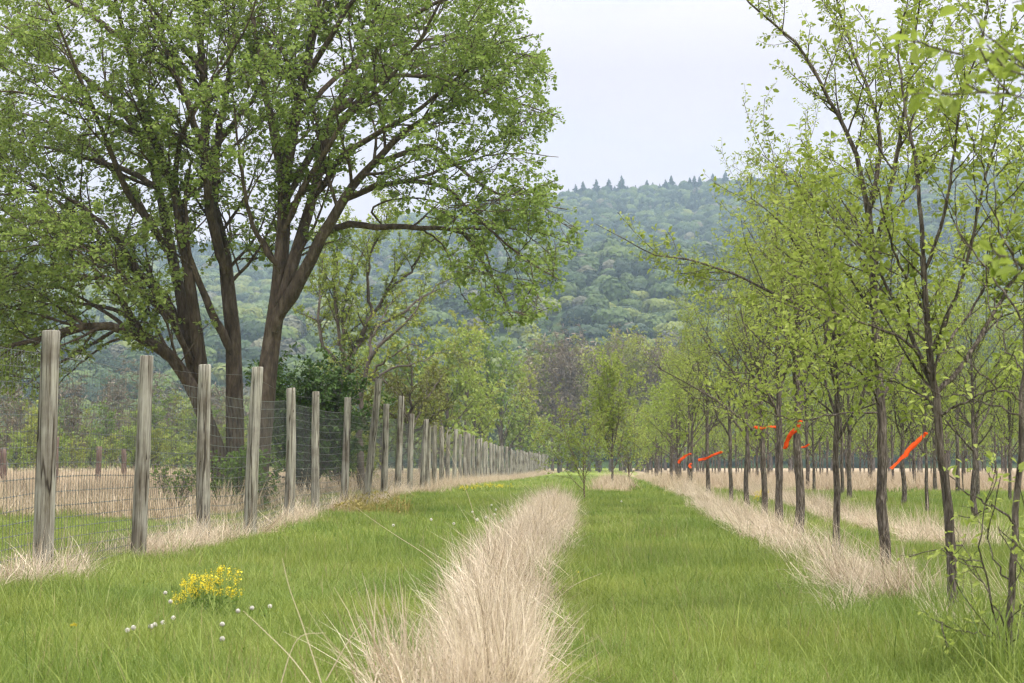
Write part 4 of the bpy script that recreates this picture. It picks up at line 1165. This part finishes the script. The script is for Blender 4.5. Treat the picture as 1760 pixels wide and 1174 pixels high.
# ------------------------------------------------------------------ grass and straw
def blades(rng, n, radius, h, width, lean, bend, segs=3, kink=0.0, square=True):
    bx = rng.uniform(-radius, radius, n); by = rng.uniform(-radius, radius, n)
    hh = h * np.clip(rng.normal(1, .28, n), .35, 1.7)
    a = rng.uniform(0, 6.28, n); ln = np.abs(rng.normal(0, lean, n)); bd = rng.normal(bend, bend * .6, n)
    dirv = np.stack([np.cos(a), np.sin(a), np.zeros(n)], 1)
    fa = a + rng.normal(np.pi / 2, .7, n); wv = np.stack([np.cos(fa), np.sin(fa), np.zeros(n)], 1)
    p = np.stack([bx, by, np.full(n, -.01)], 1); ang = ln.copy(); pts = [p]
    kk = rng.integers(1, segs + 1, n); do = rng.uniform(0, 1, n) < kink
    for s in range(segs):
        ang = ang + bd / segs + np.where(do & (kk == s), rng.uniform(.7, 1.9, n), 0)
        p = p + (hh / segs)[:, None] * (np.sin(ang)[:, None] * dirv + np.cos(ang)[:, None] * np.array([0, 0, 1.]))
        p = p + .02 * h * rng.normal(0, 1, p.shape)
        pts.append(p)
    ws = width * np.clip(rng.normal(1, .3, n), .4, 1.8)
    V = []
    for s in range(segs + 1):
        f = (1 - (s / segs) ** 2 * .85) * .5
        V += [pts[s] - wv * (ws * f)[:, None], pts[s] + wv * (ws * f)[:, None]]
    V = np.stack(V, 1)           # n, 2(segs+1), 3
    b = np.arange(n)[:, None] * (2 * (segs + 1))
    Q = np.concatenate([b + np.array([2 * s, 2 * s + 1, 2 * s + 3, 2 * s + 2]) for s in range(segs)])
    tint = np.repeat(np.clip(rng.normal(.5, .26, n), 0, 1), 2 * (segs + 1))
    return V.reshape(-1, 3), Q, tint

def tuft(name, rng, mat, *a, **k):
    V, Q, t = blades(rng, *a, **k)
    return make_mesh(name, V, [Q], mat, tint=t)

M_seedstem = leaf_mat("seed_stem", [(0, (.16, .12, .06)), (.5, (.26, .20, .10)), (1, (.36, .31, .17))], .2)
rng = np.random.default_rng(400)
gt = [tuft("grass_tuft", rng, M_grass, 260, .24, .125, .0036, .3, .6), tuft("grass_tuft", rng, M_grass, 230, .24, .15, .0038, .34, .75),
      tuft("grass_tuft", rng, M_grass, 160, .24, .10, .0034, .25, .45),
      tuft("grass_tuft", rng, M_grass, 170, .35, .14, .008, .28, .5, segs=2), tuft("grass_tuft", rng, M_grass, 160, .35, .17, .009, .32, .6, segs=2),
      tuft("grass_tuft", rng, M_grass, 150, .7, .18, .022, .25, .5, segs=2), tuft("grass_tuft", rng, M_grass, 30, .16, .32, .0055, .35, .9),
      tuft("grass_tuft", rng, M_seedstem, 16, .4, .27, .0028, .15, .3), tuft("grass_tuft", rng, M_bushgreen, 34, .13, .13, .026, .6, .9)]
def pick(n, y0, y1, power=2.0, xw=.335, xm=1.6):
    y = (rng.uniform(0, 1, n) * (y1 ** power - y0 ** power) + y0 ** power) ** (1 / power)
    x = rng.uniform(-1, 1, n) * (xw * y + xm)
    return x, y
def lay(x, y, kinds, smin, smax, sink=0):
    n = len(x)
    pos = np.stack([x, y, gz(x, y) - sink], 1)
    rot = np.stack([rng.normal(0, .08, n), rng.normal(0, .08, n), rng.uniform(0, 6.28, n)], 1)
    s = rng.uniform(smin, smax, n)[:, None] * np.ones((1, 3)) * np.stack([np.ones(n), np.ones(n), rng.uniform(.85, 1.2, n)], 1)
    return rng.choice(kinds, n), pos, rot, s
sets = []
x, y = pick(5200, 8.3, 26); d = dry_mask(x, y); k = d < rng.uniform(.1, 1.15, len(x)); sets.append(lay(x[k], y[k], [0, 1, 2, 0, 1], .75, 1.2))
x, y = pick(700, 8.3, 24); sets.append(lay(x, y, [6], .6, 1.15))
x, y = pick(900, 8.3, 45); sets.append(lay(x, y, [7], .6, 1.1))
x, y = pick(420, 8.3, 40); k = vnoise(x, y, 1.6, 71) > .5; sets.append(lay(x[k], y[k], [8], .7, 1.25))
x = rng.uniform(2.7, 3.25, 26); y = rng.uniform(9.6, 11.6, 26); sets.append(lay(x, y, [6], 1.0, 1.5))
x, y = pick(6500, 24, 62); d = dry_mask(x, y); k = d < rng.uniform(.15, .8, len(x)); sets.append(lay(x[k], y[k], [3, 4, 3], .7, 1.15))
x, y = pick(5500, 58, 200); d = dry_mask(x, y); k = d < rng.uniform(.1, .5, len(x)); sets.append(lay(x[k], y[k], [5], .6, 1.1))
kd, pos, rot, s = [np.concatenate(v) for v in zip(*sets)]
hv = .75 + .55 * vnoise(pos[:, 0], pos[:, 1], 2.3, 31); s[:, 2] *= hv
scatter("grass", gt, kd, pos, rot, s, "lush green spring grass covering the meadow", "grass")

st = [tuft("straw_tuft", rng, M_straw, 62, .11, .52, .0056, .32, .4, segs=4, kink=.45), tuft("straw_tuft", rng, M_straw, 56, .13, .44, .006, .5, .7, segs=4, kink=.5),
      tuft("straw_tuft", rng, M_straw, 42, .12, .58, .005, .22, .3, segs=4, kink=.25),
      tuft("straw_tuft", rng, M_straw_field, 60, .4, .62, .014, .25, .4, segs=3, kink=.3), tuft("straw_tuft", rng, M_straw_field, 55, .4, .55, .016, .35, .6, segs=3, kink=.4),
      tuft("straw_tuft", rng, M_straw, 26, .12, .30, .0042, .75, .6, segs=4, kink=.5),
      tuft("straw_tuft", rng, M_straw, 9, .16, .50, .0052, 1.15, .5, segs=4, kink=.7)]
def lay_lean(x, y, kinds, smin, smax, lean=(0, 0), ls=.12):
    kd, pos, rot, s = lay(x, y, kinds, smin, smax)
    n = len(x)
    rot = np.stack([rng.normal(lean[0], ls, n), rng.normal(lean[1], ls, n), np.zeros(n)], 1)
    rz = rng.integers(0, 2, n) * np.pi
    rot[:, 2] = rng.normal(0, .5, n)
    return kd, pos, rot, s
sets = []
# middle strip
y = rng.uniform(0, 1, 1050) ** 1.2 * (45 - 8.0) + 8.0; wdt = np.interp(y, [8, 12, 16, 45], [.13, .20, .29, .34])
x = mid_x(y) + wdt * np.clip(rng.normal(0, .55, len(y)), -1.2, 1.2)
k = vnoise(x, y, .55, 44) + rng.uniform(-.3, .3, len(y)) > .26; x, y = x[k], y[k]
k = y < 12.5; sets.append(lay_lean(x[k], y[k], [2, 2, 0], .6, .92, (0, -.05), .13)); x, y = x[~k], y[~k]
sets.append(lay_lean(x, y, [0, 1, 2, 0, 1], .6, 1.08, (0, -.08), .26))
y = rng.uniform(7.4, 10.5, 26); x = mid_x(y) - rng.uniform(.2, .6, len(y)); sets.append(lay_lean(x, y, [1, 5, 0], .7, 1.05, (0, -.35)))
y = rng.uniform(8, 44, 260); x = mid_x(y) + rng.choice([-1, 1], len(y)) * rng.uniform(.3, .55, len(y)) * np.clip(y / 18, .55, 1); sets.append(lay_lean(x, y, [5], .7, 1.2, (0, 0)))
y = rng.uniform(10, 44, 620); x = mid_x(y) + np.interp(y, [10, 16, 45], [.16, .26, .32]) * rng.normal(0, .6, len(y))
kd, pos, rot, s = lay(x, y, [6], .6, 1.1); pos[:, 2] += rng.uniform(.1, .38, len(y)); sets.append((kd, pos, rot, s))   # broken stems caught on top
y = rng.uniform(17, 62, 330); x = 2.7 + .056 * y + .25 * rng.normal(0, .7, len(y))
kd, pos, rot, s = lay(x, y, [6], .6, 1.1); pos[:, 2] += rng.uniform(.05, .28, len(y)); sets.append((kd, pos, rot, s))
y = np.concatenate([rng.uniform(16.2, 19.8, 70), rng.uniform(22.6, 26.5, 60)]); x = fence_x(y) + .1 + .3 * rng.normal(0, .7, len(y)); sets.append(lay_lean(x, y, [0, 1, 5, 1], .55, 1.0, (.1, .15), .3))
# strip under the row of elms, flattened towards the path
y = rng.uniform(0, 1, 760) ** 1.1 * (66 - 16) + 16; wdt = .32
x = 2.75 + .056 * y + wdt * rng.normal(0, .6, len(y)) - .12
k = vnoise(x, y, 1.3, 41) + rng.uniform(-.3, .3, len(y)) > .34; x, y = x[k], y[k]
sets.append(lay_lean(x, y, [0, 1, 1, 5], .7, 1.1, (.1, -.42), .25))
y = rng.uniform(12.5, 20, 40); x = 2.75 + .058 * y + rng.normal(.15, .4, len(y)); sets.append(lay_lean(x, y, [5, 2], .6, 1.0, (.1, -.5), .3))
# second strip
y = rng.uniform(23, 62, 400); x = 5.0 + .058 * y + .42 * rng.normal(0, .6, len(y)); sets.append(lay_lean(x, y, [0, 1, 5], .7, 1.1, (.1, -.3), .25))
# along the fence
y = rng.uniform(0, 1, 850) ** 1.3 * 48 + 13; x = fence_x(y) + .05 + .26 * rng.normal(0, .7, len(y)); k = vnoise(x, y, 1.7, 43) + rng.uniform(-.25, .25, len(y)) > .48; x, y = x[k], y[k]; sets.append(lay_lean(x, y, [0, 1, 5, 1], .6, 1.15, (.1, .15), .3))
y = rng.uniform(60, 255, 1100); x = fence_x(y) + .2 + .45 * rng.normal(0, .8, len(y)); sets.append(lay_lean(x, y, [3, 4], .5, .85, (0, 0), .2))
# uncut plantation and the field behind the fence
x, y = pick(22000, 60, 165, xw=.33, xm=3); d = dry_mask(x, y); k = (x > 0) & (d > .5); sets.append(lay_lean(x[k], y[k], [3, 4], .6, 1.05, (0, 0), .15))
x, y = pick(14000, 38, 150, xw=.33, xm=3); d = dry_mask(x, y); k = (x < fence_x(y) - 1.2) & (d > .2); sets.append(lay_lean(x[k], y[k], [3, 4], .6, 1.3, (0, 0), .2))
kd, pos, rot, s = [np.concatenate(v) for v in zip(*sets)]
scatter("dry_grass", st, kd, pos, rot, s, "pale dry straw standing in strips between the mown paths", "dry grass")

# single long dead stalks that stand out of the strips
def stalk_obj(lines_):
    V, Q, off = [], [], 0
    for pts, r0, r1 in lines_:
        p = catmull(pts, 12)
        wd = Wood(); wd.add(p[None], np.linspace(r0, r1, 12)[None], 5)
        for P_, R_, sds in wd.items:
            me = wd.mesh("dry_stalk", M_straw)
            yield me, p[0]
stalks = [([(560, 1200), (535, 1120), (515, 1060), (497, 1010), (485, 960)], 8.0, .0032, "upright dead grass stalk jutting above the bottom left end of the straw strip"),
          ([(545, 1190), (500, 1130), (455, 1085), (418, 1050)], 8.0, .003, "dead stalk slanting left out of the straw towards the dandelion heads"),
          ([(480, 1185), (500, 1120), (520, 1092), (560, 1088)], 8.2, .003, "bowed dead stalk arching over the bottom left end of the straw"),
          ([(840, 1000), (818, 900), (800, 840), (765, 760), (757, 735)], 22, .004, "tallest thin dead stalk rising from the straw strip in front of the fence"),
          ([(790, 1010), (740, 960), (680, 920), (640, 893), (612, 872)], 20, .0045, "long dead stalk slanting far left from the straw strip across the grass"),
          ([(1590, 1085), (1530, 1050), (1460, 1010), (1400, 985), (1340, 940)], 15.5, .0045, "long dead stalk lying across the grass near the two nearest elms"),
          ([(1560, 990), (1500, 945), (1440, 905), (1412, 890)], 18, .004, "dead stalk leaning left just in front of the thick flaking trunk"),
          ([(560, 1170), (600, 1100), (625, 1070), (630, 1083), (590, 1110)], 8.4, .003, "folded dead blade in the bottom left end of the straw strip"),
          ([(870, 1130), (930, 1060), (980, 1010), (1035, 985)], 12, .0032, "thin dead stalk slanting right from the straw strip over the mown path")]
for pts, d, r, lab in stalks:
    p3 = np.array([P(px, py, d) for px, py in pts])
    wd = Wood(); p = catmull(p3, 14); wd.add(p[None], np.linspace(r, r * .35, 14)[None], 5)
    me = wd.mesh("dry_stalk", M_straw, p[0])
    at_ = me.attributes.new("tint", 'FLOAT', 'POINT'); at_.data.foreach_set("value", np.full(len(me.vertices), .6, np.float32))
    o = obj("dry_stalk", me); o.location = tuple(p[0]); tag(o, lab, "grass stalk", "single dead stalks above the straw")

# golden weeds at the foot of the fence
def weed(label, px, d, H, W_, seed):
    rg = np.random.default_rng(seed)
    V, Q, t = blades(rg, 260, W_ * .5, H, .012, .3, .35, segs=3, kink=.2)
    n_ = 520; b = rg.uniform(-1, 1, (n_, 2)) * W_ * .5; z = rg.uniform(.1, 1, n_) * H * (1 - .5 * (np.abs(b[:, 0]) / (W_ * .5)) ** 2)
    o = thing("golden_weeds", label, "weeds", gl(px, d))
    child("stems", make_mesh("weed_stems", V, [Q], M_golden, tint=t), o)
    dd = nrm(rg.normal(0, 1, (n_, 3)) + [0, 0, .6])
    child("leaves", leaf_mesh("weed_leaves", rg, np.stack([b[:, 0], b[:, 1], z], 1), dd, .06, M_golden, width=.5), o)
weed("clump of golden brown weeds in front of the leaning fence post", 645, 42.5, .55, 1.7, 1)
weed("low straw coloured weeds at a fence post foot, left of the golden clump", 605, 41, .38, .9, 2)

# ------------------------------------------------------------------ flowers
M_petal = leaf_mat("yellow_petal", [(0, (.50, .38, .015)), (.5, (.66, .54, .03)), (1, (.78, .68, .08))], .3, w_obj=.1)
M_stem = leaf_mat("flower_stem", [(0, (.08, .13, .02)), (1, (.16, .22, .05))], .2)
M_fluff = plain_mat("seed_fluff", (.68, .66, .60), .9, 0, .1, .4)
M_core = plain_mat("seed_core", (.22, .19, .12), .9)
def mustard(label, loc, seed, n, Wx, Wy, H):
    rg = np.random.default_rng(seed)
    t = thing("wild_mustard", label, "flower", loc)
    bs = np.stack([rg.uniform(-1, 1, n) * Wx, rg.uniform(-1, 1, n) * Wy, np.full(n, -.02)], 1)
    hh = H * rg.uniform(.5, 1.15, n) * (.75 + .35 * (bs[:, 0] / Wx * .5 + .5))
    tip = bs + np.stack([rg.normal(0, .05, n), rg.normal(0, .05, n), hh], 1)
    PP = np.stack([bs, bs * .45 + tip * .55 + rg.normal(0, .008, (n, 3)), tip], 1)
    wd = Wood(); wd.add(PP, np.tile([.003, .0025, .0015], (n, 1)), 4)
    S, SR = spawn(rg, PP, np.full((n, 3), .002), 0, .5, .9, (25, 50), (.06, .14), 4, .1, .1, .8, .4, rmin=.001, count=3)
    wd.add(S, SR, 3)
    me = wd.mesh("mustard_stems", M_stem); a_ = me.attributes.new("tint", 'FLOAT', 'POINT'); a_.data.foreach_set("value", rg.uniform(0, 1, len(me.vertices)).astype(np.float32))
    child("stems", me, t)
    ends = np.concatenate([tip, S[:, -1]])
    m_ = 20
    p = np.repeat(ends, m_, 0) + rg.normal(0, 1, (len(ends) * m_, 3)) * np.array([.012, .012, .02])
    d = nrm(rg.normal(0, 1, p.shape) + [0, 0, .4])
    child("flowers", leaf_mesh("mustard_flowers", rg, p, d, .0105, M_petal, width=.9, flatness=.6), t)
    p, d = leaf_pos(rg, PP, 22, .05, .6, .9, .1)
    child("leaves", leaf_mesh("mustard_leaves", rg, p, d, .045, M_bushgreen, width=.4), t)
g0 = gl(357, 14.9)
mustard("clump of bright yellow flowering mustard in the grass before the fence", g0, 1, 26, .24, .20, .38)
mustard("small yellow mustard clump in the grass beside a straight elm stem", gl(1307, 47), 2, 16, .14, .12, .5)
for i, px in enumerate([806, 828, 849, 866]):
    mustard(["faint yellow flower patch at the fence foot, farthest left of four", "faint yellow flower patch at the fence foot, second from the left of four",
             "faint yellow flower patch at the fence foot, third from the left of four", "faint yellow flower patch at the fence foot, farthest right of four"][i], gl(px, 66 + 2 * i), 5 + i, 14, .35, .3, .30)

def dandelion(label, px, py, d, seed, R=.0145, yellow=False, spent=False):
    rg = np.random.default_rng(seed)
    h = P(px, py, d); g = np.array([h[0] + rg.normal(0, .015), d, gz(h[0], d)])
    t = thing("dandelion", label, "flower", g, 0, "dandelions in the grass")
    top = h - g
    wd = Wood(); wd.add(np.array([[[0, 0, -.02], top * .5 + [.008, 0, 0], top]]), np.array([[.0022, .002, .0018]]), 5)
    me = wd.mesh("dandelion_stem", M_stem); a_ = me.attributes.new("tint", 'FLOAT', 'POINT'); a_.data.foreach_set("value", np.full(len(me.vertices), .8, np.float32))
    child("stem", me, t)
    n_ = 150
    nor = nrm(rg.normal(0, 1, (n_, 3)))
    if yellow:
        nor[:, 2] = np.abs(nor[:, 2]) * .6; nor = nrm(nor)
        child("bloom", leaf_mesh("dandelion_bloom", rg, np.tile(top, (n_, 1)), nor, .02, M_petal, width=.3), t); return t
    if spent: nor = nor[:70]; n_ = 70
    q = nrm(np.cross(nor, rg.normal(0, 1, nor.shape))); r_ = np.cross(nor, q)
    rad = R * rg.uniform(.9, 1.05, (n_, 1))
    # each seed: a thread and a little parasol of crossed hairs
    c = top + nor * rad; b = top + nor * R * .15
    V = [b + q * .0003, b - q * .0003, c - q * .0003, c + q * .0003]
    for u in (q, r_, nrm(q + r_), nrm(q - r_)):
        w2 = np.cross(nor, u) * .0007
        V += [c - u * .0055 + nor * .002 - w2, c - u * .0055 + nor * .002 + w2, c + u * .0055 + nor * .002 + w2, c + u * .0055 + nor * .002 - w2]
    V = np.stack(V, 1); Q = np.arange(V.shape[0] * V.shape[1]).reshape(-1, 4)
    child("seed_head", make_mesh("dandelion_head", V.reshape(-1, 3), [Q], M_fluff), t)
    # dark button in the middle
    a = np.linspace(0, np.pi, 6); 
    wd = Wood(); wd.add((top + np.stack([0 * a, 0 * a, np.cos(a) * -R * .3], 1))[None], (np.sin(a) * R * .3 + 1e-4)[None], 8)
    child("button", wd.mesh("dandelion_button", M_core), t)
    return t
dl = [(284, 1019, "upper left of the two white dandelion heads beside the yellow mustard", 0), (293, 1034, "lower right of the two white dandelion heads beside the yellow mustard", 0),
      (409, 1050, "white dandelion head at the tip of the left slanting stalk", 0), (433, 1045, "rightmost large white dandelion head, right of the one at the stalk tip", 0),
      (382, 1073, "white dandelion head alone below the yellow mustard, upper of a pair", 0), (382, 1098, "half open white dandelion head, lower of the pair below the mustard", 0),
      (229, 1079, "leftmost white dandelion head of the small bunch in the lower left grass", 0), (259, 1077, "brightest dandelion head in the middle of the small bunch in the lower left grass", 0),
      (266, 1074, "dandelion head touching the brightest one in the small bunch", 0), (280, 1070, "sparse dandelion head at the right end of the small bunch", 1),
      (298, 1062, "brownish spent dandelion head standing right of the small bunch", 1), (219, 1083, "tiny spent dandelion head at the left end of the small bunch", 1),
      (464, 1042, "small sparse dandelion head farthest right, near the dead stalks", 1)]
for i, (px, py, lab, sp) in enumerate(dl):
    d = (EYE - .22) * F / (py - 790)
    dandelion(lab, px, py, d, 50 + i, .0145 if not sp else .014, spent=bool(sp))
dandelion("only yellow dandelion bloom, low in the left grass", 127, 1076, (EYE - .12) * F / 286, 90, yellow=True)
dandelion("yellow dandelion bloom on the mown path right of the straw strip", 993, 985, (EYE - .12) * F / 195, 91, yellow=True)
rng = np.random.default_rng(8)
for i, (px, py) in enumerate([(850, 884), (835, 889), (880, 871), (893, 878), (862, 896), (820, 893), (845, 868), (812, 880), (780, 900), (873, 862), (741, 893), (852, 876), (905, 868), (1068, 862), (676, 903)]):
    d = (EYE - .22) * F / (py - 790)
    dandelion("tiny white dandelion head among many in the grass before the fence bend" if px < 1000 else "single tiny white dandelion head on the mown path far ahead", px, py, d, 120 + i, .024)

# ------------------------------------------------------------------ orange flagging tape
m, nt, n, l = new_mat("orange_tape")
pb = n("ShaderNodeBsdfPrincipled"); pb.inputs["Base Color"].default_value = (.8, .10, .010, 1); pb.inputs["Roughness"].default_value = .7; pb.inputs["Specular IOR Level"].default_value = .15
nn = n("ShaderNodeTexNoise"); nn.inputs["Scale"].default_value = 14; tcg = n("ShaderNodeTexCoord"); l(tcg.outputs["Object"], nn.inputs["Vector"])
r = ramp(nt, [(.3, (.62, .06, .010)), (.7, (.84, .13, .018))]); l(nn.outputs[0], r.inputs[0]); l(r.outputs[0], pb.inputs["Base Color"])
bp = n("ShaderNodeBump"); bp.inputs["Strength"].default_value = .5; bp.inputs["Distance"].default_value = .01; l(nn.outputs[0], bp.inputs["Height"]); l(bp.outputs[0], pb.inputs["Normal"])
tr = n("ShaderNodeBsdfTranslucent"); l(r.outputs[0], tr.inputs[0]); ms = n("ShaderNodeMixShader"); ms.inputs[0].default_value = .35
l(pb.outputs[0], ms.inputs[1]); l(tr.outputs[0], ms.inputs[2]); o = n("ShaderNodeOutputMaterial"); l(ms.outputs[0], o.inputs[0])
M_tape = m
def tape(label, pts, d, wpx, seed):
    """ribbon along a pixel line at distance d; widths in pixels of the photograph per point; thin solid strip with a knot"""
    rg = np.random.default_rng(seed)
    p3 = np.array([P(px, py, d) for px, py in pts]); p3[:, 1] += np.linspace(0, .12, len(p3)) * rg.choice([-1, 1])
    k = 16; c = catmull(p3, k); wd_ = np.interp(np.linspace(0, 1, k), np.linspace(0, 1, len(wpx)), wpx) * .78 * d / F
    T = nrm(np.gradient(c, axis=0)); vw = np.array([0, 1., 0])
    s0 = nrm(np.cross(T, vw)); tw = np.linspace(0, 1.1, k) * rg.uniform(-1, 1) + .35 * np.sin(np.linspace(0, 9, k) + rg.uniform(0, 6)); c = c + .006 * rg.normal(0, 1, c.shape) * np.linspace(0, 1, k)[:, None]; wd_ = wd_ * (1 + .12 * rg.normal(0, 1, k))
    s = nrm(np.cos(tw)[:, None] * s0 + np.sin(tw)[:, None] * np.cross(T, s0)); nn_ = np.cross(T, s)
    q = .0008
    V = np.stack([c + s * wd_[:, None] / 2 + nn_ * q, c + nn_ * (q + .004 * np.sin(np.arange(k))[:, None]), c - s * wd_[:, None] / 2 + nn_ * q, c - s * wd_[:, None] / 2 - nn_ * q, c - nn_ * (q - .004 * np.sin(np.arange(k))[:, None]), c + s * wd_[:, None] / 2 - nn_ * q], 1)
    i = np.arange(k * 6).reshape(k, 6); j = np.roll(i, -1, 1)
    Q = np.stack([i[:-1], j[:-1], j[1:], i[1:]], -1).reshape(-1, 4)
    org = c[0]
    t = thing("flagging_tape", label, "ribbon", org, 0, "orange ribbons tied to the elms")
    child("tail", make_mesh("tape_tail", V.reshape(-1, 3) - org, [Q], M_tape), t)
    a = np.linspace(0, 2 * np.pi, 9)
    kn = Wood(); rr = wd_.max() * .3
    kn.add(np.stack([np.cos(a) * rr, np.sin(a) * rr * 1.2, .4 * rr * np.sin(2 * a)], 1)[None], np.full((1, 9), rr * .45), 6)
    child("knot", kn.mesh("tape_knot", M_tape), t)
tape("largest orange ribbon, streaming down left from a twig of the nearest elm", [(1591, 745), (1570, 764), (1548, 785), (1525, 806)], 14.4, [7, 11, 12, 9], 1)
tape("broad curving orange ribbon hanging from the elm with the kinked trunk", [(1375, 724), (1371, 736), (1358, 750), (1351, 772)], 28.8, [6, 9, 13, 10], 2)
tape("horizontal orange ribbon stretched between two elm stems", [(1297, 734), (1310, 736), (1322, 733), (1335, 734)], 36.5, [7, 6, 4, 6], 3)
tape("long low orange ribbon slanting across a thick elm trunk", [(1240, 777), (1226, 782), (1214, 788), (1200, 791)], 55.4, [6, 5, 5, 7], 4)
tape("faded orange ribbon at the far left end of the ribboned row", [(1186, 780), (1178, 784), (1171, 790), (1166, 796)], 65.2, [4, 5, 7, 6], 5)
tape("tiny orange ribbon low on the farthest ribboned trunk", [(1187, 797), (1185, 801), (1187, 805)], 65.0, [5, 6, 5], 6)
tape("small faint orange ribbon seen just right of the kinked trunk, farther back", [(1390, 764), (1384, 768), (1378, 769)], 48, [4, 5, 4], 7)

# ------------------------------------------------------------------ haze: one box of even air round the whole scene
bxv = np.array([(x, y, z) for x in (-2400, 2400) for y in (-260, 2300) for z in (-5, 420)], float)
bq = np.array([(0, 1, 3, 2), (4, 6, 7, 5), (0, 4, 5, 1), (2, 3, 7, 6), (0, 2, 6, 4), (1, 5, 7, 3)])
m, nt, n, l = new_mat("haze_air")
pv = n("ShaderNodeVolumePrincipled"); pv.inputs["Color"].default_value = (.59, .77, .99, 1); pv.inputs["Density"].default_value = HAZE
pv.inputs["Anisotropy"].default_value = .1
o = n("ShaderNodeOutputMaterial"); l(pv.outputs[0], o.inputs["Volume"])
hz = obj("haze", make_mesh("haze", bxv, [bq], m)); tag(hz, "thin bluish spring haze filling the valley air", "haze", kind="stuff")
